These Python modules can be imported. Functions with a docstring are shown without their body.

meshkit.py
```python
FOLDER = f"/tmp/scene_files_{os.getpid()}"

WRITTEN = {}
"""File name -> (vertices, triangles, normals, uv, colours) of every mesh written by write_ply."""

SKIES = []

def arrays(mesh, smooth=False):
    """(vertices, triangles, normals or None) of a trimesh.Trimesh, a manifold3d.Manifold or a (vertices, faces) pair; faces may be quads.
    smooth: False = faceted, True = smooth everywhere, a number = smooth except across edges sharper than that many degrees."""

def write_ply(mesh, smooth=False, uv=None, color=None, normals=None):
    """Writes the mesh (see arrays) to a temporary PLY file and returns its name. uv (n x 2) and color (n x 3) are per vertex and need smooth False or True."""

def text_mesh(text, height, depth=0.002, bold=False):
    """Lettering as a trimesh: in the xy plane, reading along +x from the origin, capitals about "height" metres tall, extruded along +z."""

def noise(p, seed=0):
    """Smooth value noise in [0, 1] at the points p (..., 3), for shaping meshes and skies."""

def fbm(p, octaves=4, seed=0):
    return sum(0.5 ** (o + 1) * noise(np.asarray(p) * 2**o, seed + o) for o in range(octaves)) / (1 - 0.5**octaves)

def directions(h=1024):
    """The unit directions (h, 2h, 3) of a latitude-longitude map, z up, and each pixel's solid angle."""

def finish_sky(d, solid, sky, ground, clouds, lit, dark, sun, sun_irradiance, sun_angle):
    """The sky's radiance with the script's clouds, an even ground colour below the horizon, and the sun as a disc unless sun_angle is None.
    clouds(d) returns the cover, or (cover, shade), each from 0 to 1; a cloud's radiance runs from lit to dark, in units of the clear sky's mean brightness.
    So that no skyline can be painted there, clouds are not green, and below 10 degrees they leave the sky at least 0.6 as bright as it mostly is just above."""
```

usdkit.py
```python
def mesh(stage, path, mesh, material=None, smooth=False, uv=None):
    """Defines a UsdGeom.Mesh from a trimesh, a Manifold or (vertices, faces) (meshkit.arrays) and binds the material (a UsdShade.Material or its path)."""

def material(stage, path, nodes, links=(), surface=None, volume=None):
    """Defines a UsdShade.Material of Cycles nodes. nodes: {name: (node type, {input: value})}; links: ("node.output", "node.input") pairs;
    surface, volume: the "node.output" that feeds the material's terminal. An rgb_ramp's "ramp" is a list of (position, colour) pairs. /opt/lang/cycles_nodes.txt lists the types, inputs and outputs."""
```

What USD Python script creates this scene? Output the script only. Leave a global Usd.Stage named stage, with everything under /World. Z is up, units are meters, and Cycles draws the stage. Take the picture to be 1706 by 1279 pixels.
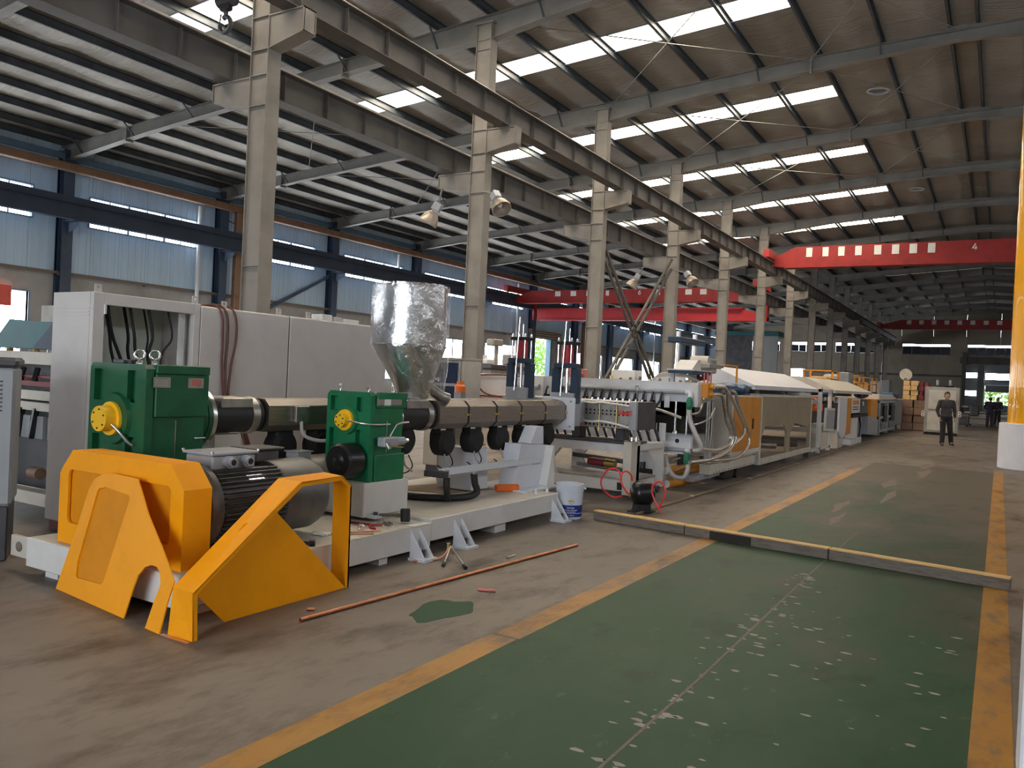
import math, random
import numpy as np
import trimesh
import manifold3d as m3
from shapely.geometry import Polygon, box as sbox
import usdkit, meshkit
from pxr import Usd, UsdGeom, UsdLux, UsdShade, Gf, Sdf

random.seed(7)
rng = np.random.default_rng(7)
stage = Usd.Stage.CreateInMemory()
UsdGeom.SetStageUpAxis(stage, UsdGeom.Tokens.z)
UsdGeom.SetStageMetersPerUnit(stage, 1.0)
UsdGeom.Xform.Define(stage, '/World')
UsdGeom.Scope.Define(stage, '/World/Looks')

# ------------------------------------------------------------------ camera
EXPOSURE = 0.45
cam = UsdGeom.Camera.Define(stage, '/World/camera')
cam.CreateHorizontalApertureAttr(36.0)
cam.CreateVerticalApertureAttr(36.0 * 1279 / 1706)
cam.CreateFocalLengthAttr(36.0 * 1349.35 / 1706)
cam.CreateClippingRangeAttr(Gf.Vec2f(0.05, 500))
cam.CreateExposureAttr(EXPOSURE)
_yaw, _pitch, _roll = 0.5428, -0.00798, 0.04717
_f = np.array([-math.sin(_yaw) * math.cos(_pitch), math.cos(_yaw) * math.cos(_pitch), math.sin(_pitch)])
_r = np.array([math.cos(_yaw), math.sin(_yaw), 0.0]); _u = np.cross(_r, _f)
_r2 = math.cos(_roll) * _r + math.sin(_roll) * _u
_u2 = -math.sin(_roll) * _r + math.cos(_roll) * _u
_m = Gf.Matrix4d(*_r2, 0, *_u2, 0, *(-_f), 0, 0, 0, 1.5, 1)
cam.AddTransformOp().Set(_m)

# ------------------------------------------------------------------ light (overcast day outside; the hall's doors, windows, roof lights)
sky = UsdLux.DomeLight.Define(stage, '/World/sky')
sky.CreateIntensityAttr(1.0)
usdkit.material(stage, '/World/Looks/sky_look', {
    'b': ('background_shader', {'color': (0.86, 0.93, 1.0), 'strength': 3.2})}, [], surface='b.background')
UsdShade.MaterialBindingAPI.Apply(sky.GetPrim()).Bind(UsdShade.Material.Get(stage, '/World/Looks/sky_look'))

def rect_light(name, centre, look, w, h, col, power):
    l = UsdLux.RectLight.Define(stage, '/World/' + name)
    l.CreateWidthAttr(w); l.CreateHeightAttr(h); l.CreateIntensityAttr(power); l.CreateColorAttr(Gf.Vec3f(*col))
    c, d = np.array(centre, float), np.array(look, float); d /= np.linalg.norm(d)
    up = np.array([0, 0, 1.0]) if abs(d[2]) < .9 else np.array([0, 1.0, 0])
    x = np.cross(d, up); x /= np.linalg.norm(x); y = np.cross(x, d)
    l.AddTransformOp().Set(Gf.Matrix4d(*x, 0, *y, 0, *(-d), 0, *c, 1))
    return l
DOOR_LIGHT = 3.2
SKYLIGHT_EMIT = 15.0
WINDOW_EMIT = 6.5
rect_light('entrance_daylight', (-1.6, -9.2, 2.7), (0, 1, 0.0), 6.6, 5.2, (0.88, 0.94, 1.0), DOOR_LIGHT)

# ------------------------------------------------------------------ helpers
_count = {}
SPLIT = {'pad', 'leg', 'foot', 'rear_support', 'brace_leg', 'upright_rod', 'corner_bolt', 'end_bolt', 'wheel', 'support', 'post', 'port', 'riser', 'top_pipe', 'louvre', 'lip_bolt', 'lower_plate', 'dark_red_bar', 'adjust_bolt', 'cross_member', 'handrail', 'masonry', 'joint', 'breather_cap', 'drive_post', 'foot_plate_bolt', 'valve_lever', 'valve', 'cross_tube', 'rod', 'bundled_hose', 'pipe_clip', 'strut', 'plate_print', 'stub_column', 'top_unit', 'pump_fitting'}
def uname(parent, name):
    k = (parent, name); n = _count.get(k, 0); _count[k] = n + 1
    return name if n == 0 else f'{name}_{n:03d}'

class Thing:
    """An Xform under /World at the thing's base; its parts are meshes given in world coordinates."""
    def __init__(s, name, label=None, cat=None, loc=(0, 0, 0), group=None, kind=None, rotz=0):
        s.name = uname('/World', name); s.path = '/World/' + s.name
        s.loc = np.array(loc, float); s.rotz = rotz
        s.x = UsdGeom.Xform.Define(stage, s.path); s.x.AddTranslateOp().Set(Gf.Vec3d(*map(float, loc)))
        if rotz: s.x.AddRotateZOp().Set(math.degrees(rotz))
        p = s.x.GetPrim()
        for k, v in (('label', label), ('category', cat), ('group', group), ('kind', kind)):
            if v: p.SetCustomDataByKey(k, v)
    def part(s, name, mesh, mat, label=None, parent=None, smooth=False, kind=None, local=False):
        par = parent or s.path
        if isinstance(mesh, list) and len(mesh) > 1 and name in SPLIT:
            for q in mesh: r = s.part(name, q, mat, label, parent, smooth, kind, local)
            return r
        nm = uname(par, name)
        v, f = tri(mesh)
        if not local: v = v - s.loc
        p = usdkit.mesh(stage, par + '/' + nm, trimesh.Trimesh(v, f, process=False), M[mat], smooth=smooth)
        if label: p.GetPrim().SetCustomDataByKey('label', label)
        if kind: p.GetPrim().SetCustomDataByKey('kind', kind)
        return par + '/' + nm
    def dup(s, loc, label=None, rotz=None, group=None):
        was = s.x.GetPrim().GetCustomData()
        nm = uname('/World', s.name)
        x = UsdGeom.Xform.Define(stage, '/World/' + nm); x.AddTranslateOp().Set(Gf.Vec3d(*map(float, loc)))
        if rotz is not None: x.AddRotateZOp().Set(math.degrees(rotz))
        p = x.GetPrim(); p.GetReferences().AddInternalReference(s.path); p.SetInstanceable(True)
        if rotz is None and s.rotz: pass
        p.SetCustomDataByKey('label', label or was['label'])
        return p

def single(name, mesh, mat, label=None, cat=None, group=None, kind=None, smooth=False):
    """A thing that is one mesh."""
    nm = uname('/World', name); v, f = tri(mesh)
    p = usdkit.mesh(stage, '/World/' + nm, trimesh.Trimesh(v, f, process=False), M[mat], smooth=smooth).GetPrim()
    for k, x in (('label', label), ('category', cat), ('group', group), ('kind', kind)):
        if x: p.SetCustomDataByKey(k, x)
    return p

def tri(m):
    if isinstance(m, list):
        vs, fs, n = [], [], 0
        for q in m:
            v, f = tri(q); vs.append(v); fs.append(f + n); n += len(v)
        return np.vstack(vs), np.vstack(fs)
    if hasattr(m, 'to_mesh'):
        q = m.to_mesh(); return np.array(q.vert_properties[:, :3], float), np.array(q.tri_verts, int)
    if isinstance(m, tuple):
        v, f = np.asarray(m[0], float), np.asarray(m[1], int)
        if f.shape[1] == 4: f = np.vstack([f[:, [0, 1, 2]], f[:, [0, 2, 3]]])
        return v, f
    return np.asarray(m.vertices, float), np.asarray(m.faces, int)

# chamfered box: topology once
_sg, _msk = [], []
for sx in (-1, 1):
    for sy in (-1, 1):
        for sz in (-1, 1):
            for a in range(3):
                _sg.append((sx, sy, sz)); k = np.ones(3); k[a] = 0; _msk.append(k)
_sg, _msk = np.array(_sg, float), np.array(_msk)
_h = trimesh.convex.convex_hull(_sg * (1 - 0.2 * _msk))
_order = [int(np.argmin(((_h.vertices - p) ** 2).sum(1))) for p in _sg * (1 - 0.2 * _msk)]
_inv = {h: i for i, h in enumerate(_order)}
_CF = np.array([[_inv[i] for i in f] for f in _h.faces])
_BV = np.array([(x, y, z) for x in (-1, 1) for y in (-1, 1) for z in (-1, 1)], float)
_BF = np.array([(0, 1, 3), (0, 3, 2), (4, 6, 7), (4, 7, 5), (0, 4, 5), (0, 5, 1), (2, 3, 7), (2, 7, 6), (0, 2, 6), (0, 6, 4), (1, 5, 7), (1, 7, 3)])

def obx(c, size, rot=None, b=0.0):
    h = np.array(size, float) / 2
    b = min(b, h.min() * 0.6)
    if b > 0: v, f = _sg * (h - b * _msk), _CF
    else: v, f = _BV * h, _BF
    if rot is not None: v = v @ np.asarray(rot).T
    return v + np.array(c, float), f
def bx(x0, x1, y0, y1, z0, z1, b=0.0):
    return obx(((x0 + x1) / 2, (y0 + y1) / 2, (z0 + z1) / 2), (abs(x1 - x0), abs(y1 - y0), abs(z1 - z0)), None, b)
def frame_of(d, up=(0, 0, 1)):
    d = np.array(d, float); d /= np.linalg.norm(d); up = np.array(up, float)
    if abs(d @ up) > .98: up = np.array([1.0, 0, 0])
    a = np.cross(up, d); a /= np.linalg.norm(a); b = np.cross(d, a)
    return np.stack([a, b, d], 1)
def bar(p, q, w, h, b=0.0, up=(0, 0, 1)):
    p, q = np.array(p, float), np.array(q, float)
    return obx((p + q) / 2, (w, h, np.linalg.norm(q - p)), frame_of(q - p, up), b)
def cyl(p, q, r, n=20, r2=None):
    p, q = np.array(p, float), np.array(q, float); R = frame_of(q - p); r2 = r if r2 is None else r2
    t = np.linspace(0, 2 * np.pi, n, endpoint=False); ring = np.stack([np.cos(t), np.sin(t), 0 * t], 1) @ R.T
    v = np.vstack([p + ring * r, q + ring * r2, [p], [q]]); f = []
    for i in range(n):
        j = (i + 1) % n
        f += [(i, j, n + j), (i, n + j, n + i), (2 * n, j, i), (2 * n + 1, n + i, n + j)]
    return v, np.array(f)
def lathe(prof, p, d, n=24):
    """prof: (axial, radius) pairs, along d from p; closed at the ends."""
    p = np.array(p, float); R = frame_of(d); t = np.linspace(0, 2 * np.pi, n, endpoint=False)
    ring = np.stack([np.cos(t), np.sin(t), 0 * t], 1) @ R.T
    v = np.vstack([p + R[:, 2] * a + ring * max(r, 1e-4) for a, r in prof]); f = []
    for k in range(len(prof) - 1):
        for i in range(n):
            j = (i + 1) % n; a, b2 = k * n, (k + 1) * n
            f += [(a + i, a + j, b2 + j), (a + i, b2 + j, b2 + i)]
    m = len(v); v = np.vstack([v, p + R[:, 2] * prof[0][0], p + R[:, 2] * prof[-1][0]]); L = (len(prof) - 1) * n
    for i in range(n):
        j = (i + 1) % n; f += [(m, j, i), (m + 1, L + i, L + j)]
    return v, np.array(f)
def smooth_path(pts, n=8):
    P = np.array(pts, float)
    if len(P) < 3: return P
    Q = np.vstack([2 * P[0] - P[1], P, 2 * P[-1] - P[-2]]); out = []
    for i in range(1, len(Q) - 2):
        for t in np.linspace(0, 1, n, endpoint=False):
            a, b2, c, d = Q[i - 1], Q[i], Q[i + 1], Q[i + 2]
            out.append(.5 * (2 * b2 + (c - a) * t + (2 * a - 5 * b2 + 4 * c - d) * t * t + (3 * b2 - a - 3 * c + d) * t ** 3))
    return np.array(out + [P[-1]])
def tube(pts, r, n=8, k=8, rib=0.0):
    P = smooth_path(pts, k); T = np.gradient(P, axis=0); T /= np.linalg.norm(T, axis=1, keepdims=True)
    a = np.cross(T[0], (0, 0, 1.0)); a = a if np.linalg.norm(a) > .05 else np.cross(T[0], (1.0, 0, 0)); a /= np.linalg.norm(a)
    th = np.linspace(0, 2 * np.pi, n, endpoint=False); vs = []
    for i, (p, t) in enumerate(zip(P, T)):
        a = a - t * (a @ t); a /= np.linalg.norm(a); b2 = np.cross(t, a)
        rr = r * (1 - rib * (i % 2))
        vs.append(p + rr * (np.cos(th)[:, None] * a + np.sin(th)[:, None] * b2))
    m = len(P); v = np.vstack(vs + [P[:1], P[-1:]]); f = []
    for k2 in range(m - 1):
        for i in range(n):
            j = (i + 1) % n; A, B = k2 * n, (k2 + 1) * n
            f += [(A + i, A + j, B + j), (A + i, B + j, B + i)]
    for i in range(n):
        j = (i + 1) % n; f += [(m * n, j, i), (m * n + 1, (m - 1) * n + i, (m - 1) * n + j)]
    return v, np.array(f)
def prism(poly, depth, origin=(0, 0, 0), ax=((1, 0, 0), (0, 1, 0))):
    """A polygon (shapely or points) in the plane of the two axes, extruded by depth along their cross product."""
    g = poly if hasattr(poly, 'geom_type') else Polygon(poly)
    g = g if g.is_valid else g.buffer(0)
    m = trimesh.util.concatenate([trimesh.creation.extrude_polygon(q, abs(depth), engine='earcut') for q in getattr(g, 'geoms', [g])])
    u, w = np.array(ax[0], float), np.array(ax[1], float); n = np.cross(u, w); n /= np.linalg.norm(n)
    if depth < 0: m.vertices[:, 2] -= abs(depth)
    return np.array(origin, float) + m.vertices @ np.stack([u, w, n]), np.array(m.faces)
YZ = ((0, 1, 0), (0, 0, 1))      # extrudes along +x
XZ = ((1, 0, 0), (0, 0, 1))      # extrudes along -y
def prism_y(poly, y0, y1):       # polygon in x,z between two y
    return prism(poly, y1 - y0, (0, y1, 0), XZ)
def prism_x(poly, x0, x1):       # polygon in y,z between two x
    return prism(poly, x1 - x0, (x0, 0, 0), YZ)
def prism_z(poly, z0, z1):
    return prism(poly, z1 - z0, (0, 0, z0))
def ibeam_y(xc, w, z0, z1, y0, y1, t=.014, tw=.01):
    return [bx(xc - w / 2, xc + w / 2, y0, y1, z0, z0 + t), bx(xc - w / 2, xc + w / 2, y0, y1, z1 - t, z1), bx(xc - tw / 2, xc + tw / 2, y0, y1, z0 + t, z1 - t)]
def ibeam_x(yc, w, z0, z1, x0, x1, t=.014, tw=.01):
    return [bx(x0, x1, yc - w / 2, yc + w / 2, z0, z0 + t), bx(x0, x1, yc - w / 2, yc + w / 2, z1 - t, z1), bx(x0, x1, yc - tw / 2, yc + tw / 2, z0 + t, z1 - t)]
def ordinal(i):
    return ['first', 'second', 'third', 'fourth', 'fifth', 'sixth', 'seventh', 'eighth', 'ninth', 'tenth', 'eleventh', 'twelfth', 'thirteenth', 'fourteenth', 'fifteenth', 'sixteenth', 'seventeenth', 'eighteenth', 'nineteenth', 'twentieth'][i]
def ring_of(c, d, r, rt, n=20, k=8):
    """A torus about axis d."""
    R = frame_of(d); t = np.linspace(0, 2 * np.pi, n, endpoint=False); s = np.linspace(0, 2 * np.pi, k, endpoint=False)
    v = np.array([[(r + rt * math.cos(b2)) * math.cos(a), (r + rt * math.cos(b2)) * math.sin(a), rt * math.sin(b2)] for a in t for b2 in s]) @ R.T + np.array(c, float)
    f = []
    for i in range(n):
        for j in range(k):
            a, b2, c2, d2 = i * k + j, ((i + 1) % n) * k + j, ((i + 1) % n) * k + (j + 1) % k, i * k + (j + 1) % k
            f += [(a, b2, c2), (a, c2, d2)]
    return v, np.array(f)

# ------------------------------------------------------------------ materials
M = {}
def mat(name, col, rough=.5, metal=0.0, amt=.12, scale=3.0, stretch=(1, 1, 1), bump=0.0, bscale=40.0, dark=None, spec=.5, coat=0.0):
    """Painted or plain surface: base colour varied by noise, optional dirt colour and fine relief."""
    c = np.array(col, float); d = np.array(dark, float) if dark is not None else c * (1 - 2.2 * amt)
    n = {'g': ('geometry', {}), 'mp': ('mapping', {'scale': stretch}), 'n': ('noise_texture', {'scale': scale, 'detail': 5, 'roughness': .6}),
         'r': ('rgb_ramp', {'ramp': [(.25, tuple(np.clip(d, 0, 1))), (.55, tuple(c)), (.8, tuple(np.clip(c * (1 + amt * .6), 0, 1)))]}),
         'p': ('principled_bsdf', {'roughness': rough, 'metallic': metal, 'specular_ior_level': spec, 'coat_weight': coat})}
    l = [('g.position', 'mp.vector'), ('mp.vector', 'n.vector'), ('n.fac', 'r.fac'), ('r.color', 'p.base_color')]
    if bump:
        n['bn'] = ('noise_texture', {'scale': bscale, 'detail': 3}); n['b'] = ('bump', {'strength': bump, 'distance': .02})
        l += [('mp.vector', 'bn.vector'), ('bn.fac', 'b.height'), ('b.normal', 'p.normal')]
    M[name] = usdkit.material(stage, '/World/Looks/' + name, n, l, surface='p.BSDF')
def emit(name, col, strength, col2=None, scale=3.0, stretch=(1, 1, 1)):
    n = {'g': ('geometry', {}), 'mp': ('mapping', {'scale': stretch}), 'n': ('noise_texture', {'scale': scale, 'detail': 4, 'roughness': .65}),
         'r': ('rgb_ramp', {'ramp': [(.3, col2 or col), (.55, col), (.8, col)]}), 'e': ('emission', {'strength': strength})}
    M[name] = usdkit.material(stage, '/World/Looks/' + name, n, [('g.position', 'mp.vector'), ('mp.vector', 'n.vector'), ('n.fac', 'r.fac'), ('r.color', 'e.color')], surface='e.emission')

mat('white_paint', (.72, .70, .68), .45, amt=.06)
mat('white_cool', (.70, .72, .78), .42, amt=.05)
mat('rail_rust', (.26, .185, .115), .7, amt=.2)
mat('cream_paint', (.62, .58, .50), .5, amt=.08)
mat('cabinet_white', (.60, .56, .54), .5, amt=.05)
mat('cabinet_inside', (.66, .72, .66), .6, amt=.08)
mat('gear_green', (.010, .10, .04), .38, amt=.15, scale=6)
mat('gear_green_bright', (.010, .17, .07), .36, amt=.12, scale=6)
mat('yellow_shaft', (.90, .52, .015), .4, amt=.06)
mat('guard_orange', (.98, .375, .003), .5, amt=.035, scale=5, spec=.25)
mat('guard_mesh', (.74, .27, .006), .6, amt=.05, scale=5, spec=.2)
mat('steel_bright', (.80, .80, .81), .24, 1.0, amt=.1)
mat('steel_dull', (.45, .43, .41), .42, 1.0, amt=.2, scale=8)
mat('steel_brushed', (.36, .32, .29), .42, 1.0, amt=.15, scale=6, stretch=(30, 1, 30))
mat('steel_dark', (.10, .10, .11), .45, .6, amt=.2)
mat('barrel_dark', (.045, .042, .045), .5, .3, amt=.25)
mat('motor_grey', (.14, .135, .13), .42, .35, amt=.15, scale=6)
mat('motor_light', (.40, .37, .33), .5, .2, amt=.15)
mat('box_grey', (.42, .44, .48), .4, .3, amt=.08)
mat('black_plastic', (.010, .010, .012), .32, amt=.2)
mat('black_matte', (.014, .013, .014), .7, amt=.2)
mat('rubber', (.018, .017, .018), .55, amt=.2)
mat('column_grey', (.27, .25, .225), .6, amt=.14, scale=1.6, dark=(.18, .165, .145))
mat('beam_grey', (.115, .108, .10), .6, amt=.2, scale=1.2, dark=(.06, .055, .05))
mat('beam_blue', (.055, .085, .14), .55, amt=.15, scale=1.2)
mat('rafter_grey', (.23, .225, .21), .55, amt=.12, scale=1.5)
mat('purlin_dark', (.075, .09, .105), .5, .2, amt=.25, scale=2)
mat('rail_steel', (.55, .52, .48), .35, 1.0, amt=.15)
mat('crane_red', (.34, .022, .02), .5, amt=.14, scale=2)
mat('crane_red_bright', (.48, .028, .035), .5, amt=.1, scale=2)
mat('orange_steel', (.28, .165, .105), .55, amt=.15)
mat('pole_yellow', (.92, .43, .004), .22, amt=.03, coat=.6)
mat('pole_white', (.80, .83, .93), .5, amt=.03)
mat('wall_panel', (.54, .72, .90), .55, amt=.09, scale=.9, stretch=(1, 1, .25))  # blue-grey sheet; extra blue and brightness in the colour stand in for lens haze
mat('wall_panel_grey', (.40, .43, .45), .55, amt=.09, scale=.9, stretch=(1, 1, .25))
mat('wall_masonry', (.40, .40, .39), .75, amt=.12, scale=1.3)
mat('wall_tan', (.34, .295, .235), .65, amt=.1, scale=.8)
mat('frame_blue', (.16, .27, .38), .5, amt=.08)
mat('frame_white', (.70, .72, .74), .5, amt=.05)
mat('red_cloth', (.75, .13, .10), .7, amt=.1)
mat('copper', (.72, .30, .16), .32, 1.0, amt=.2, scale=9)
mat('copper_pale', (.80, .42, .28), .35, .7, amt=.15)
mat('wood_new', (.80, .52, .22), .7, amt=.16, scale=6, stretch=(1, 12, 12), bump=.15)
mat('wood_grey', (.20, .165, .135), .75, amt=.2, scale=5, stretch=(1, 9, 9), bump=.2)
mat('wood_dark', (.055, .045, .04), .7, amt=.2)
mat('bucket_white', (.62, .66, .74), .35, amt=.05)
mat('bucket_blue', (.012, .03, .22), .35, amt=.05)
mat('label_ink', (.80, .84, .92), .5, amt=.02)
mat('logo_gold', (.62, .38, .06), .5, amt=.2, scale=30)
mat('red_hose', (.80, .05, .045), .35, amt=.05)
mat('red_tool', (.40, .02, .03), .45, amt=.1)
mat('orange_plastic', (.85, .17, .02), .5, amt=.06)
mat('dark_red', (.22, .02, .025), .5, amt=.15)
mat('cable_brown', (.13, .035, .025), .5, amt=.1)
mat('cable_grey', (.45, .42, .40), .5, amt=.1)
mat('paper', (.80, .80, .78), .8, amt=.03)
mat('card', (.36, .25, .15), .8, amt=.12)
mat('screen_blue', (.012, .022, .07), .15, amt=.1)
mat('teal_paint', (.03, .15, .17), .5, amt=.12)
mat('navy_paint', (.02, .045, .09), .5, amt=.12)
mat('blue_plastic', (.03, .10, .22), .5, amt=.3, scale=20)
mat('orange_panel', (.70, .28, .02), .45, amt=.06)
mat('chute_grey', (.33, .35, .375), .5, amt=.06)
mat('hose_silver', (.80, .78, .76), .28, 1.0, amt=.2, scale=30)
mat('hose_clear', (.45, .43, .40), .3, amt=.15, spec=.8)
mat('valve_green', (.012, .20, .10), .4, amt=.3, scale=30)
mat('brass', (.62, .46, .16), .35, 1.0, amt=.1)
mat('skin', (.50, .29, .20), .55, amt=.05)
mat('hair', (.012, .011, .011), .5, amt=.1)
mat('shirt_grey', (.055, .05, .055), .85, amt=.12, scale=14)
mat('trousers_dark', (.018, .017, .022), .85, amt=.12, scale=14)
mat('clothes_navy', (.025, .022, .045), .85, amt=.12, scale=14)
mat('shoe_dark', (.03, .022, .02), .5, amt=.1)
mat('lamp_shade', (.48, .42, .36), .4, .5, amt=.15)
mat('leaf_dark', (.06, .20, .03), .6, amt=.3, scale=4)
mat('ground_pale', (.50, .52, .50), .8, amt=.1)
mat('oil_dark', (.03, .028, .025), .35, amt=.2)
mat('pink_pipe', (.55, .16, .14), .4, .3, amt=.1)

# floor: worn concrete; the lane's green paint; the yellow lines
def floor_mat(name, stops, wear, wear_at, rough=.5, fine=5.0):
    n = {'g': ('geometry', {}), 'm1': ('mapping', {'scale': (.55, .55, 1), 'rotation': (0, 0, .3)}), 'n1': ('noise_texture', {'scale': .8, 'detail': 7, 'roughness': .68}),
         'r1': ('rgb_ramp', {'ramp': stops}),
         'm2': ('mapping', {'scale': (1.1, .45, 1), 'rotation': (0, 0, -.54)}), 'n2': ('noise_texture', {'scale': fine, 'detail': 6, 'roughness': .7}),
         'r2': ('rgb_ramp', {'ramp': wear_at}), 'w': ('color', {'value': wear}), 'mx': ('mix', {}),
         'n3': ('noise_texture', {'scale': 2.1, 'detail': 6, 'roughness': .68}), 'r3': ('rgb_ramp', {'ramp': [(.50, (1, 1, 1)), (.68, (.40, .36, .32))]}),
         'mu': ('mix', {'mix_type': 'multiply', 'fac': 1.0}),
         'rr': ('rgb_ramp', {'ramp': [(.3, (rough * .8,) * 3), (.7, (rough * 1.25,) * 3)]}),
         'b': ('bump', {'strength': .12, 'distance': .01}), 'p': ('principled_bsdf', {'specular_ior_level': .4})}
    l = [('g.position', 'm1.vector'), ('m1.vector', 'n1.vector'), ('n1.fac', 'r1.fac'), ('g.position', 'm2.vector'), ('m2.vector', 'n2.vector'), ('n2.fac', 'r2.fac'),
         ('r2.color', 'mx.fac'), ('r1.color', 'mx.color1'), ('w.color', 'mx.color2'), ('m2.vector', 'n3.vector'), ('n3.fac', 'r3.fac'), ('mx.color', 'mu.color1'), ('r3.color', 'mu.color2'),
         ('mu.color', 'p.base_color'), ('n1.fac', 'rr.fac'), ('rr.color', 'p.roughness'), ('n2.fac', 'b.height'), ('b.normal', 'p.normal')]
    M[name] = usdkit.material(stage, '/World/Looks/' + name, n, l, surface='p.BSDF')
floor_mat('floor_concrete', [(.3, (.125, .098, .076)), (.5, (.20, .165, .135)), (.7, (.255, .215, .18))], (.10, .078, .06), [(.52, (0, 0, 0)), (.72, (.75, .75, .75))])
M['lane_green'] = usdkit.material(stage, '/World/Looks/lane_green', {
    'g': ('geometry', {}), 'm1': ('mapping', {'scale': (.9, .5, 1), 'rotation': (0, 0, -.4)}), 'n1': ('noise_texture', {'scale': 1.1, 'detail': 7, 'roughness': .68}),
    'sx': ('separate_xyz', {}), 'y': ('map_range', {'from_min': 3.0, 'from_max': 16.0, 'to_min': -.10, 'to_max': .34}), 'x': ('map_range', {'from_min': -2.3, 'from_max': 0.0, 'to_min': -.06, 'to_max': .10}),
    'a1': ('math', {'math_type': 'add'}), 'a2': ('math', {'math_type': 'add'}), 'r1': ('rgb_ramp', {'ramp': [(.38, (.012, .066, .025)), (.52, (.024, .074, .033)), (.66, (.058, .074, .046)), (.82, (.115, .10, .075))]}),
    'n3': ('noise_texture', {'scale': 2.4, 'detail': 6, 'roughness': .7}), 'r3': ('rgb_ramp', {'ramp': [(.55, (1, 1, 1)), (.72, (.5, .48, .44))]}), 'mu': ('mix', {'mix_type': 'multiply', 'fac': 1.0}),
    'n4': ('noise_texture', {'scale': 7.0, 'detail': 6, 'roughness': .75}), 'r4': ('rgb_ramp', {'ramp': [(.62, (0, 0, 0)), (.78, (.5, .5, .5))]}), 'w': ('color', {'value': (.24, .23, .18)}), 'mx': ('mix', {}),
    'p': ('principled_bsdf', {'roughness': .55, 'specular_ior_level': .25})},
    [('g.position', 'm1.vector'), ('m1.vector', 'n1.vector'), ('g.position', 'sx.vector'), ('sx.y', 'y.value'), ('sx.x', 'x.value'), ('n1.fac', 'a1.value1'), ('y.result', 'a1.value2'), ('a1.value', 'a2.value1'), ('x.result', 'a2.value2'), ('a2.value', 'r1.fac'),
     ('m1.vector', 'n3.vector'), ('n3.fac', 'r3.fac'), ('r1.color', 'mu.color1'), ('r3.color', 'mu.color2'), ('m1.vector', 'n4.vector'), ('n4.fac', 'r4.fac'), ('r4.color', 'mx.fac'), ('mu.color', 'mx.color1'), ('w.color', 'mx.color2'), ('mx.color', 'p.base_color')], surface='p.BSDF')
floor_mat('line_yellow', [(.3, (.30, .14, .03)), (.5, (.44, .21, .035)), (.7, (.46, .25, .06))], (.16, .12, .09), [(.50, (0, 0, 0)), (.68, (.85, .85, .85))])

# roof insulation: wrinkled foil facing
M['foil'] = usdkit.material(stage, '/World/Looks/foil', {
    'g': ('geometry', {}), 'm': ('mapping', {'scale': (.8, 6.5, 1), 'rotation': (0, 0, .12)}), 'n': ('noise_texture', {'scale': 1.7, 'detail': 6, 'roughness': .62, 'distortion': .6}),
    'm2': ('mapping', {'scale': (.5, .5, 1)}), 'n2': ('noise_texture', {'scale': .6, 'detail': 3}), 'r': ('rgb_ramp', {'ramp': [(.3, (.29, .262, .222)), (.7, (.46, .43, .38))]}),
    'b': ('bump', {'strength': 1.0, 'distance': .16}), 'p': ('principled_bsdf', {'metallic': .4, 'roughness': .46})},
    [('g.position', 'm.vector'), ('m.vector', 'n.vector'), ('g.position', 'm2.vector'), ('m2.vector', 'n2.vector'), ('n2.fac', 'r.fac'), ('r.color', 'p.base_color'), ('n.fac', 'b.height'), ('b.normal', 'p.normal')], surface='p.BSDF')
emit('skylight', (1.0, .93, .80), SKYLIGHT_EMIT, (1.0, .62, .26), 1.6, (.5, 5, 1))
emit('skylight_dim', (.62, .60, .56), .35, (.5, .46, .40), 1.6)
emit('pane_light', (.90, .95, 1.0), WINDOW_EMIT)
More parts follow.
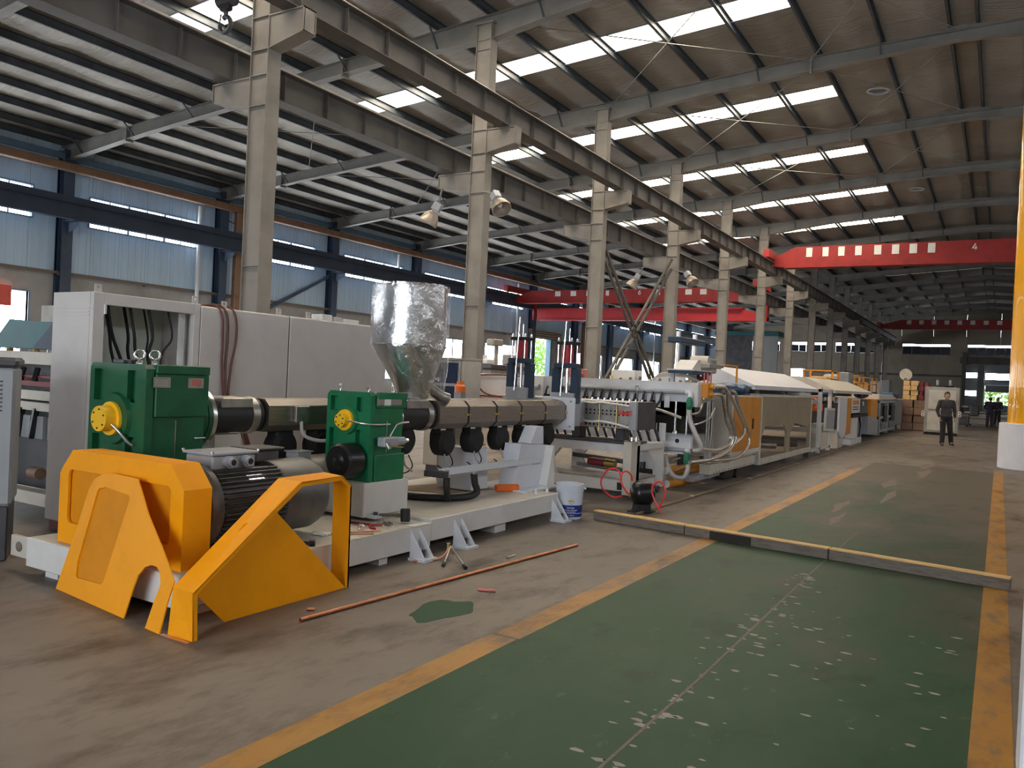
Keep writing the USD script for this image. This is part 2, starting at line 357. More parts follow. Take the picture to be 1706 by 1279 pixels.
emit('pane_dim', (.5, .5, .62), .55)
mat('pane_dark', (.035, .04, .055), .15, amt=.1)
# cling film and clear sheet: mostly see-through
def film(name, tint, fac, rough=.12, bump=.5, scale=9.0):
    M[name] = usdkit.material(stage, '/World/Looks/' + name, {
        'g': ('geometry', {}), 'n': ('noise_texture', {'scale': scale, 'detail': 4, 'distortion': 1.2}), 'b': ('bump', {'strength': bump, 'distance': .03}),
        't': ('transparent_bsdf', {'color': tint}), 's': ('glossy_bsdf', {'color': (.95, .95, .97), 'roughness': rough}), 'm': ('mix_closure', {'fac': fac})},
        [('g.position', 'n.vector'), ('n.fac', 'b.height'), ('b.normal', 's.normal'), ('t.BSDF', 'm.closure1'), ('s.BSDF', 'm.closure2')], surface='m.closure')
film('wrap_film', (.95, .96, .97), .30, .2)
film('clear_sheet', (.92, .90, .86), .10, .2, .2, 3.0)
M['leaf_green'] = usdkit.material(stage, '/World/Looks/leaf_green', {
    'g': ('geometry', {}), 'n': ('noise_texture', {'scale': 1.5, 'detail': 3}), 'r': ('rgb_ramp', {'ramp': [(.3, (.10, .28, .04)), (.7, (.34, .55, .12))]}),
    'd': ('diffuse_bsdf', {}), 't': ('translucent_bsdf', {}), 'm': ('mix_closure', {'fac': .4})},
    [('g.position', 'n.vector'), ('n.fac', 'r.fac'), ('r.color', 'd.color'), ('r.color', 't.color'), ('d.BSDF', 'm.closure1'), ('t.BSDF', 'm.closure2')], surface='m.closure')
# ------------------------------------------------------------------ the setting: floor
XL, XR, Y0, Y1 = -25.8, 8.3, -9.4, 89.5      # inner faces of the hall
RIDGE = -1.08
GRID = [8.56 + 6 * k for k in range(14)]      # column lines
fl = Thing('floor', kind='structure')
fl.part('slab', bx(XL - .3, XR + .3, Y0 - .3, 116, -.2, 0), 'floor_concrete')
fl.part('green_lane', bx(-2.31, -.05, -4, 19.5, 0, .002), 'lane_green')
fl.part('lane_line', bx(-2.48, -2.31, -4, 4.0, 0, .0025), 'line_yellow')
fl.part('lane_line', bx(-2.47, -2.30, 4.03, 17.5, 0, .0025), 'line_yellow')
fl.part('lane_line', bx(-.05, .115, -4, 20.0, 0, .0025), 'line_yellow')
fl.part('floor_crack', prism_z(Polygon([(-1.285, 1.8), (-1.27, 1.8), (-1.25, 4.1), (-1.27, 7.2), (-1.255, 9.5), (-1.265, 9.5), (-1.285, 7.2), (-1.265, 4.1)]), .002, .0032), 'wood_grey')
fl.part('green_patch', prism_z(Polygon([(-2.98 + .16 * math.cos(a) * (1 + .2 * math.sin(3 * a)), 4.2 + .27 * math.sin(a) * (1 + .15 * math.cos(5 * a))) for a in np.linspace(0, 6.28, 24)[:-1]]), 0, .0012), 'lane_green')
fl.part('floor_groove', bx(-3.4, 6.5, 33.95, 34.15, -.001, .004), 'oil_dark')
for (cx, cy, rx, ry) in ((-1.6, 10.3, .05, .5), (-1.75, 11.5, .06, .6), (-1.35, 13.2, .06, .8), (-1.55, 15.2, .09, .7), (-1.2, 17.8, .10, .9), (-1.3, 19.6, .12, .7)):
    fl.part('oil_streak', prism_z(Polygon([(cx + rx * math.cos(a) * (1 + .4 * math.sin(3 * a + cy)), cy + ry * math.sin(a) * (1 + .25 * math.cos(4 * a))) for a in np.linspace(0, 6.28, 20)[:-1]]), .002, .003), 'wood_grey')
# chips where the green paint has come off, most along the crack
chips = []
for i in range(150):
    if i < 85: cx, cy = -1.26 + rng.normal(0, .07), rng.uniform(2.6, 7.0)
    else: cx, cy = rng.uniform(-1.3, -.15), rng.uniform(2.2, 6.0)
    r = rng.uniform(.006, .024) * (1.0 if i < 85 else .8)
    n = 7; a = np.linspace(0, 2 * np.pi, n, endpoint=False)
    chips.append(prism_z([(cx + r * rng.uniform(.6, 1.5) * math.cos(t) * 1.5, cy + r * rng.uniform(.5, 1.2) * math.sin(t)) for t in a], .002, .0031))
mat('chip_pale', (.34, .32, .27), .8, amt=.1)
fl.part('paint_chips', chips, 'chip_pale', kind='stuff')
single('ground', bx(-60, XL - .3, -10, 110, -.25, -.05), 'ground_pale', kind='structure')

# ------------------------------------------------------------------ ceiling: foil, purlins, rafters
def zb(x):            # underside of the purlins
    return 9.85 - .07 * abs(x - RIDGE)
ce = Thing('ceiling', kind='structure')
SKY0, SKY1 = -15.9, -4.2
pur = [-1.35, -2.75, -4.15, -5.55, -7.0, -8.4, -9.75, -11.1, -12.45, -13.8, -15.2, -16.7, -18.1, -19.45, -20.8, -22.1, -23.4, -24.7, -25.6, -.8, .6, 2.0, 3.4, 4.8, 6.2, 7.7]
# foil as a grid, its bays sagging between the purlins; open where the roof lights are
xs = sorted(set([XL - .2, XR + .2, SKY0, SKY1, RIDGE] + pur + [(a + b) / 2 for a, b in zip(sorted(pur)[:-1], sorted(pur)[1:])] + [a + (b - a) * .25 for a, b in zip(sorted(pur)[:-1], sorted(pur)[1:])] + [a + (b - a) * .75 for a, b in zip(sorted(pur)[:-1], sorted(pur)[1:])]))
ys = [Y0]
yc_list = [5.56 + 6 * k for k in range(14)]
cut = []
for yc in yc_list:
    for t in (-2.4, -1.8, -1.1, -.45, .45, 1.1, 1.8, 2.4, 3.0): ys.append(yc + t)
ys += [Y1 + .2]
ys = sorted(set(np.round(ys, 3))); xs = np.array(xs)
X, Y = np.meshgrid(xs, np.array(ys), indexing='ij')
ps = np.array(sorted(pur))
dist = np.min(np.abs(X[..., None] - ps), -1)
Z = 10.05 - .07 * np.abs(X - RIDGE) - .06 * np.clip(dist / .7, 0, 1) ** 2 + (meshkit.noise(np.stack([X * .9, Y * 2.3, 0 * X], -1)) - .5) * .07 * (dist > .05)
flat = (X > SKY0 - .1) & (X < SKY1 + .1) & (np.min(np.abs(Y[..., None] - np.array(yc_list[:7])), -1) < .5)
Z = np.where(flat, 10.05 - .07 * np.abs(X - RIDGE), Z)
V = np.stack([X, Y, Z], -1).reshape(-1, 3); F = []
ny = len(ys)
for i in range(len(xs) - 1):
    for j in range(ny - 1):
        ym, xm = (ys[j] + ys[j + 1]) / 2, (xs[i] + xs[i + 1]) / 2
        if SKY0 < xm < SKY1 and any(abs(ym - yc) < .44 for yc in yc_list[:7]): continue
        a, b2, c, d = i * ny + j, (i + 1) * ny + j, (i + 1) * ny + j + 1, i * ny + j + 1
        F += [(a, c, b2), (a, d, c)]
ce.part('insulation_foil', (V, np.array(F)), 'foil', smooth=True)
for x in pur:
    z = zb(x)
    ce.part('purlin', [bx(x - .03, x - .022, Y0, Y1, z, z + .2), bx(x - .03, x + .035, Y0, Y1, z, z + .012), bx(x - .03, x + .035, Y0, Y1, z + .19, z + .2), bx(x + .027, x + .035, Y0, Y1, z, z + .03)], 'purlin_dark')
ce.part('eave_rail', bx(XL + .02, XL + .1, Y0, Y1, 7.75, 7.95), 'frame_blue')
ce.part('eave_rail', bx(XL + .02, XL + .16, Y0, Y1, 7.45, 7.55), 'frame_blue')
def zr(x):            # underside of a rafter, deeper at the columns
    h = .34 + .20 * max(0, 1 - abs(x + 9.82) / 2.6) + .12 * max(0, 1 - abs(x - XL) / 4)
    return zb(x) - h
for k, y in enumerate([2.56] + GRID):
    xp = list(np.linspace(XL, RIDGE, 18)) + list(np.linspace(RIDGE, XR, 8))[1:]
    top = [(x, zb(x)) for x in xp]; bot = [(x, zr(x)) for x in xp]
    m = [prism_y(top + bot[::-1], y - .006, y + .006)]
    for a, b2 in zip(bot[:-1], bot[1:]):
        m.append(prism_y([a, b2, (b2[0], b2[1] + .014), (a[0], a[1] + .014)], y - .11, y + .11))
    for a, b2 in zip(top[:-1:3], top[3::3]):
        m.append(prism_y([(a[0], a[1] - .012), (b2[0], b2[1] - .012), b2, a], y - .1, y + .1))
    r = ce.part('rafter', m, 'rafter_grey')
    for xq in (-22.4, -13.9, -4.3, 3.0):
        ce.part('splice_plate', bx(xq - .02, xq + .02, y - .12, y + .12, zr(xq) - .07, zb(xq) + .02), 'rafter_grey', parent=r)
    if y < 46:
        for xq in pur[1:18:2]:
            ce.part('fly_brace', bar((xq, y - .42, zb(xq) + .02), (xq, y - .05, zr(xq) + .03), .035, .035), 'purlin_dark', parent=r)
for k, yy in enumerate((20.6, 14.6, 26.6)):
    for (xa, xb) in ((-9.5, -4.3), (-4.3, -1.2), (-21, -15)):
        if k == 2 and xa < -12: continue
        ce.part('tie_rod', cyl((xa, yy + .2, zb(xa) - .12), (xb, yy + 5.8, zb(xb) - .12), .012, 5), 'rafter_grey')
        ce.part('tie_rod', cyl((xb, yy + .2, zb(xb) - .12), (xa, yy + 5.8, zb(xa) - .12), .012, 5), 'rafter_grey')
for (vx, vy) in ((-3.24, 24.0), (-3.25, 36.0), (-3.24, 12.0)):
    ce.part('roof_vent', ring_of((vx, vy, zb(vx) + .10), (0.05, 0, 1), .26, .035, 24, 6), 'chute_grey')

# roof lights
wn = [0]
def window(**k):
    wn[0] += 1
    _count[('/World', f'window_{wn[0]}')] = 1
    t = Thing.__new__(Thing)
    nm = f'window_{wn[0]}'; t.name = nm; t.path = '/World/' + nm; t.loc = np.zeros(3); t.rotz = 0
    t.x = UsdGeom.Xform.Define(stage, t.path); t.x.GetPrim().SetCustomDataByKey('kind', 'structure')
    return t
cuts = sorted([x for x in pur if SKY0 < x < SKY1] + [SKY0, SKY1])
for yc in yc_list[:7]:
    w = window()
    for a, b2 in zip(cuts[:-1], cuts[1:]):
        za, zc = 10.05 - .07 * abs(a - RIDGE), 10.05 - .07 * abs(b2 - RIDGE)
        w.part('pane', prism_y([(a, za + .05), (b2, zc + .05), (b2, zc + .07), (a, za + .07)], yc - .45, yc + .45), 'skylight')
    for s in (-1, 1):
        w.part('frame', prism_y([(SKY0, 10.05 - .07 * abs(SKY0 - RIDGE) - .02), (SKY1, 10.05 - .07 * abs(SKY1 - RIDGE) - .02), (SKY1, 10.05 - .07 * abs(SKY1 - RIDGE) + .07), (SKY0, 10.05 - .07 * abs(SKY0 - RIDGE) + .07)], yc + s * .46 - .015, yc + s * .46 + .015), 'chute_grey')
for yc in (53.56, 59.56, 65.56, 71.56, 77.56, 83.56):
    w = window()
    for a, b2 in ((-7.0, -5.6), (-5.5, -4.2), (-4.1, -2.8), (-2.7, -1.4), (-.7, .6), (.7, 2.0), (2.1, 3.4), (3.5, 4.8)):
        za, zc = 9.97 - .07 * abs(a - RIDGE), 9.97 - .07 * abs(b2 - RIDGE)
        w.part('pane', prism_y([(a, za), (b2, zc), (b2, zc + .02), (a, za + .02)], yc - .45, yc + .45), 'skylight_dim')

# ------------------------------------------------------------------ left wall: sheet panels over masonry, two rows of windows
wl = Thing('wall_left', kind='structure')
ZB, ZW0, ZW1, ZT = 4.14, 5.76, 6.72, 8.4
ZL0, ZL1 = 1.15, 3.45
def ribbed(y0, y1, z0, z1, m, name='panel', rib=True):
    q = [bx(XL - .08, XL, y0 + .006, y1 - .006, z0, z1)]
    if rib:
        n = max(1, int(round((y1 - y0) / .25)))
        q += [bx(XL, XL + .012, y0 + (i + .5) * (y1 - y0) / n - .02, y0 + (i + .5) * (y1 - y0) / n + .02, z0, z1) for i in range(n)]
    wl.part(name, q, m)
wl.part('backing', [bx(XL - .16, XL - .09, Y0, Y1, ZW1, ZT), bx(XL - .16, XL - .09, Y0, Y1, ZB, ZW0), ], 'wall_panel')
bays = [(-9.4, -3.44), (-3.44, 2.56)] + [(8.56 + 6 * (k - 1), 8.56 + 6 * k) for k in range(14)] + [(86.56, 89.5)]
for bi, (a, b2) in enumerate(bays):
    c = (a + b2) / 2; w0, w1 = c - 2.08, c + 2.08
    near = 8 < b2 < 52
    has_win = b2 - a > 5
    door = abs(a - 44.56) < .1
    n = 6 if near else 2
    for i in range(n):
        y0, y1 = a + (b2 - a) * i / n, a + (b2 - a) * (i + 1) / n
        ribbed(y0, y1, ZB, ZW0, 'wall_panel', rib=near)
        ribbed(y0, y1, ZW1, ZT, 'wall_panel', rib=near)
    if has_win:
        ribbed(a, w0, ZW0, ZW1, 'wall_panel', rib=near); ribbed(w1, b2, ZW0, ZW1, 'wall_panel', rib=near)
        def win(z0, z1, nu, np_, y0=w0, y1=w1, fr='frame_blue', em='pane_light'):
            w = window()
            w.part('frame', [bx(XL - .1, XL + .03, y0 - .04, y0, z0 - .04, z1 + .04), bx(XL - .1, XL + .03, y1, y1 + .04, z0 - .04, z1 + .04), bx(XL - .1, XL + .03, y0, y1, z0 - .04, z0), bx(XL - .1, XL + .03, y0, y1, z1, z1 + .04)], fr)
            for u in range(nu):
                ua, ub = y0 + (y1 - y0) * u / nu, y0 + (y1 - y0) * (u + 1) / nu
                if u: w.part('mullion', bx(XL - .08, XL + .02, ua - .04, ua + .04, z0, z1), 'frame_white')
                for q in range(np_):
                    pa, pb = ua + .04 + (ub - ua - .08) * q / np_, ua + .04 + (ub - ua - .08) * (q + 1) / np_
                    w.part('pane', bx(XL - .05, XL - .04, pa + .015, pb - .015, z0 + .01, z1 - .01), em)
                    if q: w.part('glazing_bar', bx(XL - .07, XL, pa - .018, pa + .018, z0, z1), 'frame_white')
        win(ZW0, ZW1, 3, 2 if near else 1)
        if door:
            wl.part('masonry', bx(XL - .25, XL, 47.3, b2, 0, ZB), 'wall_masonry')
            wl.part('masonry', bx(XL - .25, XL, a, 44.7, 0, ZB), 'wall_masonry')
            D0, D1 = 44.7, 47.3
        else:
            wl.part('masonry', [bx(XL - .25, XL, a, w0, 0, ZB), bx(XL - .25, XL, w1, b2, 0, ZB), bx(XL - .25, XL, w0, w1, 0, ZL0), bx(XL - .25, XL, w0, w1, ZL1, ZB)], 'wall_masonry')
            win(ZL0, ZL1, 3, 1)
            w = None
    else:
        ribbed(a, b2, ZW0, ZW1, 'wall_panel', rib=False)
        wl.part('masonry', bx(XL - .25, XL, a, b2, 0, ZB), 'wall_masonry')
# door in the left wall with its blue jamb and roller-shutter box
_count[('/World', 'door_1')] = 1
def fixed(nm, kind='structure'):
    t = Thing.__new__(Thing); t.name = nm; t.path = '/World/' + nm; t.loc = np.zeros(3); t.rotz = 0
    t.x = UsdGeom.Xform.Define(stage, t.path); t.x.GetPrim().SetCustomDataByKey('kind', kind); return t
d1 = fixed('door_1')
d1.part('jamb', bx(XL - .2, XL + .12, D1 - .02, D1 + .22, 0, ZB), 'frame_blue_light' if 'frame_blue_light' in M else 'frame_blue')
d1.part('jamb', bx(XL - .2, XL + .1, D0 - .1, D0, 0, ZB), 'frame_blue')
for i in range(4):
    d1.part('shutter_slat', bx(XL, XL + .3, D0 - .3, D1 + 1.2, ZB + .02 + i * .13, ZB + .12 + i * .13, .01), 'wall_tan')
d1.part('shutter_motor', bar((XL + .25, D1 + 1.1, 4.15), (XL + .25, D1 + 2.0, 3.55), .18, .18), 'brass')

# columns of the left wall (blue-grey) with their crane brackets
first = None
for k, y in enumerate(GRID):
    lab = f'slender blue-grey wall column, {ordinal(k)} from the camera along the windowed left wall'
    if first is None:
        t = Thing('wall_column', lab, 'column', (XL, y, 0), group='columns of the left wall')
        t.part('shaft', [bx(XL, XL + .012, y - .17, y + .17, 0, 8.0), bx(XL + .38, XL + .392, y - .17, y + .17, 0, 8.0), bx(XL + .012, XL + .38, y - .006, y + .006, 0, 8.0)], 'beam_blue')
        t.part('bracket', [bx(XL + .392, XL + .98, y - .12, y + .12, 5.74, 5.765), prism_y([(XL + .392, 5.35), (XL + .98, 5.6), (XL + .98, 5.74), (XL + .392, 5.74)], y - .006, y + .006)], 'beam_blue')
        first = t
    else:
        first.dup((XL, y, 0), lab)
wb = Thing('runway_beam', 'dark blue crane runway beam along the windowed left wall', 'beam', (XL + .8, 0, 5.765), group=None)
wb.part('girder', ibeam_y(XL + .82, .26, 5.766, 6.27, 0, 89), 'beam_blue')
wb.part('rail', bx(XL + .79, XL + .85, 0, 89, 6.27, 6.48), 'beam_blue')
# orange rail along the top of the left wall with its drops
og = Thing('orange_duct', 'long orange-brown duct high on the left wall with posts down to the floor', 'duct', (XL + .45, 0, 0))
og.part('duct', bx(XL + .40, XL + .64, -4, 89, 7.30, 7.55, .02), 'orange_steel')
for y in (20.95, 51.2, 88.3):
    og.part('post', bx(XL + .40, XL + .64, y, y + .26, 0, 7.3, .02), 'orange_steel')
pr_ = Thing('conduit_rail', 'thin grey conduit running level along the left wall below the windows', 'pipe', (XL + .2, 0, 4.1))
pr_.part('conduit', bx(XL + .13, XL + .19, 2, 89, 4.10, 4.18), 'wood_grey')
pr_.part('support', [bx(XL, XL + .16, y - .02, y + .02, 4.06, 4.10) for y in np.arange(5.5, 88, 3)], 'wood_grey', kind='stuff')
for i, y in enumerate((19.5, 31.0, 42.5, 54.0, 65.5)):
    single('downpipe', cyl((XL + .30, y, 0), (XL + .30, y, 7.25), .07, 10), 'frame_white', f'white rain downpipe on the left wall, {ordinal(i)} from the camera', 'pipe', 'downpipes on the left wall', smooth=40)

# ------------------------------------------------------------------ back wall with its big doorway, the yard room behind it
wbk = Thing('wall_back', kind='structure')
DX0, DX1, DZ = -2.95, 2.2, 4.80
def wbox(x0, x1, z0, z1, n=1):
    for i in range(n):
        wbk.part('panel', bx(x0 + (x1 - x0) * i / n + .01, x0 + (x1 - x0) * (i + 1) / n - .01, Y1, Y1 + .15, z0, z1), 'wall_tan')
BW = [(-24.2, -20.6), (-19.35, -15.6), (-14.9, -11.2), (-8.6, -4.38), (-2.9, .95), (2.4, 6.4)]
wbox(XL, XR, 6.75, 10.2, 12)
ex = XL
for a, b2 in BW:
    wbox(ex, a, 5.7, 6.75); ex = b2
    w = window()
    w.part('frame', [bx(a - .05, b2 + .05, Y1 - .04, Y1 + .1, 6.71, 6.76), bx(a - .05, b2 + .05, Y1 - .04, Y1 + .1, 5.68, 5.73)], 'beam_blue')
    w.part('pane', bx(a, b2, Y1 + .03, Y1 + .05, 6.48, 6.71), 'pane_light')
    for i in range(5):
        w.part('pane', bx(a + (b2 - a) * i / 5 + .03, a + (b2 - a) * (i + 1) / 5 - .03, Y1 + .03, Y1 + .05, 5.74, 6.42), 'pane_dark')
wbox(ex, XR, 5.7, 6.75)
wbox(XL, DX0, DZ, 5.7, 8); wbox(DX0, DX1, DZ, 5.7, 2); wbox(DX1, XR, 0, 5.7, 2)
# lower part of the back wall, with a window in the left hall
wbox(XL, -19.6, 0, DZ, 3); wbox(-19.6, -17.9, 0, 2.0); wbox(-19.6, -17.9, 3.9, DZ); wbox(-17.9, DX0 - .02, 0, 3.55, 6); wbox(-17.9, DX0 - .02, 3.75, DZ, 6)
wbk.part('girt', bx(-17.9, DX0, Y1 - .1, Y1 + .1, 3.55, 3.75), 'beam_grey')
wbk.part('lintel', ibeam_x(Y1 - .2, .3, 4.9, 5.5, -3.5, XR), 'beam_grey')
wbk.part('door_post', bx(DX0 - .35, DX0, Y1 - .3, Y1 + .1, 0, 6.0), 'beam_grey')
w = window(); w.part('frame', bx(-19.6, -17.9, Y1 - .02, Y1 + .02, 2.0, 2.06), 'frame_blue')
for i in range(2): w.part('pane', bx(-19.55 + i * .85, -18.75 + i * .85, Y1 + .03, Y1 + .05, 2.1, 3.88), 'pane_light')
# room behind the doorway
ax = Thing('wall_far', kind='structure')
AY = 112.0
for (x0, x1, z0, z1) in ((-9, 6, 4.70, 7.5), (-9, -3.72, 0, 4.7), (-2.5, -1.66, 0, 4.7), (1.2, 6, 0, 4.7), (-3.72, -2.5, 2.55, 4.05), (-3.72, -2.5, 0, 1.9), (-1.66, 1.2, 3.2, 3.9), (-1.66, 1.2, 0, .9)):
    ax.part('panel', bx(x0, x1, AY, AY + .2, z0, z1), 'wall_panel_grey')
ax.part('pier', bx(-2.4, -1.75, AY - 1.2, AY, 0, 7), 'wall_masonry')
ax.part('side_panel', bx(-9.2, -9, Y1 + .2, AY, 0, 7.5), 'wall_panel_grey'); ax.part('side_panel', bx(6, 6.2, Y1 + .2, AY, 0, 7.5), 'wall_panel_grey'); ax.part('roof_panel', bx(-9, 6, Y1 + .2, AY, 7.4, 7.5), 'wall_panel_grey')
ax.part('shutter', bx(-1.6, 1.2, AY - .3, AY - .1, 2.45, 3.25, .02), 'chute_grey')
w = window()
for (x0, x1, z0, z1) in ((-3.7, -2.5, 4.06, 4.68), (-1.64, 1.2, 3.92, 4.68), (-3.7, -2.5, 1.92, 2.54)):
    w.part('pane', bx(x0, x1, AY + .05, AY + .07, z0, z1), 'pane_light')
# front wall (behind the camera) with the entrance the daylight comes through, right wall
wf = Thing('wall_front', kind='structure')
for (x0, x1, z0, z1) in ((XL, -5.2, 0, 5.6), (2.0, XR, 0, 5.6), (XL, XR, 5.6, 10.2)):
    wf.part('panel', bx(x0, x1, Y0 - .2, Y0, z0, z1), 'wall_panel_grey')
wr = Thing('wall_right', kind='structure')
for bi, (a, b2) in enumerate(bays):
    c = (a + b2) / 2
    if bi < 9 and b2 - a > 5:
        for (z0, z1) in ((0, 5.76), (6.72, 9.6)): wr.part('panel', bx(XR, XR + .15, a, b2 - .02, z0, z1), 'wall_tan')
        for (y0, y1) in ((a, c - 2.08), (c + 2.08, b2 - .02)): wr.part('panel', bx(XR, XR + .15, y0, y1, 5.76, 6.72), 'wall_tan')
        w = window()  # unseen windows, added to bring more light in from the right
        w.part('frame', [bx(XR - .03, XR + .1, c - 2.12, c - 2.08, 5.76, 6.72), bx(XR - .03, XR + .1, c + 2.08, c + 2.12, 5.76, 6.72)], 'frame_blue')
        for i in range(3): w.part('pane', bx(XR + .05, XR + .06, c - 2.05 + 1.39 * i, c - .72 + 1.39 * i, 5.78, 6.70), 'pane_light')
    else:
        wr.part('panel', bx(XR, XR + .15, a, b2 - .02, 0, 9.6), 'wall_tan')

# ------------------------------------------------------------------ columns between the two halls
XC = -9.82
first = None
for k, y in enumerate(GRID):
    lab = f'grey steel H column with two crane brackets, {ordinal(k)} from the camera in the middle row'
    if first is None:
        t = Thing('steel_column', lab, 'column', (XC, y, 0), group='columns of the middle row')
        s = t.part('shaft', [bx(XC - .19, XC - .176, y - .13, y + .13, 0, 9.05), bx(XC + .176, XC + .19, y - .13, y + .13, 0, 9.05), bx(XC - .176, XC + .176, y - .09, y + .09, 0, 9.05)], 'column_grey')
        for z in (5.44, 5.90, 6.28, 6.78, 8.5):
            t.part('stiffener', bx(XC - .176, XC + .176, y - .125, y + .125, z - .012, z + .002), 'column_grey', parent=s)
        t.part('stiffener', bx(XC - .176, XC + .176, y - .125, y + .125, 3.0, 3.012), 'column_grey', parent=s)
        t.part('base_plate', bx(XC - .3, XC + .3, y - .25, y + .25, 0, .03), 'column_grey')
        t.part('bracket', [prism_y([(XC + .19, 6.28), (-8.92, 6.42), (-8.92, 6.76), (XC + .19, 6.76)], y - .11, y - .098), prism_y([(XC + .19, 6.28), (-8.92, 6.42), (-8.92, 6.76), (XC + .19, 6.76)], y + .098, y + .11),
                bx(XC + .19, -8.92, y - .13, y + .13, 6.75, 6.772), prism_y([(XC + .19, 6.266), (-8.92, 6.406), (-8.92, 6.42), (XC + .19, 6.28)], y - .13, y + .13), bx(-8.935, -8.92, y - .13, y + .13, 6.40, 6.77)], 'column_grey')
        t.part('bracket', [prism_y([(XC - .19, 5.46), (-10.86, 5.62), (-10.86, 5.88), (XC - .19, 5.88)], y - .11, y - .098), prism_y([(XC - .19, 5.46), (-10.86, 5.62), (-10.86, 5.88), (XC - .19, 5.88)], y + .098, y + .11),
                bx(-10.86, XC - .19, y - .13, y + .13, 5.87, 5.892), prism_y([(XC - .19, 5.446), (-10.86, 5.606), (-10.86, 5.62), (XC - .19, 5.46)], y - .13, y + .13), bx(-10.86, -10.845, y - .13, y + .13, 5.60, 5.89)], 'column_grey')
        t.part('cap_plate', bx(XC - .24, XC + .24, y - .15, y + .15, 9.05, 9.08), 'column_grey')
        first = t
    else:
        first.dup((XC, y, 0), lab)
def runway(xc, z0, z1, lab, m):
    t = Thing('runway_beam', lab, 'beam', (xc, 0, z0))
    g = t.part('girder', ibeam_y(xc, .30, z0, z1, -6, 89), m)
    t.part('rail', [bx(xc - .05, xc + .05, -6, 89, z1, z1 + .012), bx(xc - .016, xc + .016, -6, 89, z1 + .012, z1 + .06), bx(xc - .035, xc + .035, -6, 89, z1 + .055, z1 + .085)], 'rail_steel')
    for i in range(64):
        y = 2.56 + i * 1.0
        t.part('web_stiffener', [bx(xc - .09, xc - .006, y - .006, y + .006, z0 + .02, z1 - .02), bx(xc + .006, xc + .09, y - .006, y + .006, z0 + .02, z1 - .02)], m, parent=g)
    return t
runway(-9.2, 6.775, 7.26, 'grey crane runway beam on the high brackets facing the main hall', 'beam_grey')
runway(-10.55, 5.895, 6.40, 'grey crane runway beam on the low brackets facing the left hall', 'beam_grey')
# cross bracing between the third and fourth columns
xb = Thing('cross_brace', 'crossed steel angle bracing between the third and fourth middle columns', 'brace', (XC, 20.8, 1.2))
for (ya, za, yb, zb_) in ((20.8, 5.25, 25.9, .9), (26.3, 5.6, 21.0, 1.1)):
    for s in (-.17, .17):
        xb.part('angle_bar', bar((XC + .05, ya, za + s), (XC + .05, yb, zb_ + s), .07, .07, up=(1, 0, 0)), 'beam_grey')
    for i in range(7):
        t0 = (i + .5) / 7.5; s = .17 if i % 2 else -.17
        xb.part('lacing_bar', bar((XC + .05, ya + (yb - ya) * t0, za + (zb_ - za) * t0 + s), (XC + .05, ya + (yb - ya) * (t0 + .12), za + (zb_ - za) * (t0 + .12) - s), .03, .03), 'beam_grey')
wbr = Thing('wall_brace', 'slanting steel strut on the left wall beside the third wall column', 'brace', (XL + .2, 22.6, 4.2))
wbr.part('strut', bar((XL + .2, 22.9, 3.8), (XL + .2, 26.4, 5.6), .12, .12), 'beam_blue')
wbr.part('strut', cyl((XL + .2, 20.8, 7.0), (XL + .2, 26.4, 5.8), .02, 6), 'beam_blue')

# ------------------------------------------------------------------ overhead cranes
def stripes(t, girder, xlist, y, z0, z1):
    for a, b2 in xlist: t.part('white_patch', bx(a, b2, y - .012, y - .002, z0, z1), 'paper', parent=girder)
def bridge(name, lab, y, xa, xb, z0, z1, zrail, m, text=None, tx=None, patches=(), taper=1.0, xfull=None):
    t = Thing(name, lab, 'crane', (xa, y, zrail))
    h = z1 - z0
    g = t.part('girder', prism([(xa, z1 - .55 * h), (xa + taper, z1), (xb - taper, z1), (xb, z1 - .55 * h), (xb, z1 - .9 * h), (xb - taper * .6, z0 + .04), (xa + taper * .6, z0 + .04), (xa, z1 - .9 * h)], .34, (0, y + .17, 0), XZ), m)
    t.part('bottom_flange', bx(xa + taper * .55, xb - taper * .55, y - .24, y + .24, z0, z0 + .04), m)
    for xe in (xa, xb):
        e = t.part('end_truck', bx(xe - .14, xe + .14, y - 1.3, y + 1.3, zrail + .05, zrail + .40, .02), m)
        for s in (-1.05, 1.05):
            t.part('wheel', cyl((xe - .05, y + s, zrail + .13), (xe + .05, y + s, zrail + .13), .13, 14), 'steel_dark', parent=e)
    stripes(t, g, patches, y - .17, z1 - .58 * h + .08, z1 - .06)
    if text:
        tm = meshkit.text_mesh(text, .24, .008, bold=True); v = np.array(tm.vertices)
        v = np.stack([tx + v[:, 0], y - .178 - v[:, 2], z1 - .42 * h + v[:, 1]], 1)
        t.part('number', (v, np.array(tm.faces)), 'paper', parent=g)
    return t
S = 37.9 / 36
c4 = bridge('overhead_crane', 'red bridge crane with white patches and number 4, high in the main hall', 37.9, -9.2, 7.6, 7.03, 7.97, 7.346, 'crane_red', '4', -1.28,
    [(a * S, b2 * S) for a, b2 in ((-7.336, -7.09), (-6.678, -6.438), (-6.057, -5.807), (-5.401, -5.146), (-4.676, -4.407), (-4.016, -3.75), (-3.378, -3.104), (-2.72, -2.455))])
cf = bridge('overhead_crane', 'red bridge crane farthest down the main hall, near the back wall', 77.0, -9.2, 7.6, 7.22, 8.05, 7.34, 'crane_red', None, None, [(-7.15 + i * .95, -6.8 + i * .95) for i in range(8)], taper=1.6)
cl = bridge('overhead_crane', 'red bridge crane with white patches high in the left hall', 41.5, -24.98, -10.55, 5.92, 6.66, 6.485, 'crane_red', '6', -17.2,
    [(-22.3, -21.95), (-21.3, -20.95), (-20.3, -19.9), (-19.1, -18.9), (-16.2, -15.9), (-14.5, -14.15), (-13.7, -13.35), (-12.7, -12.35)])
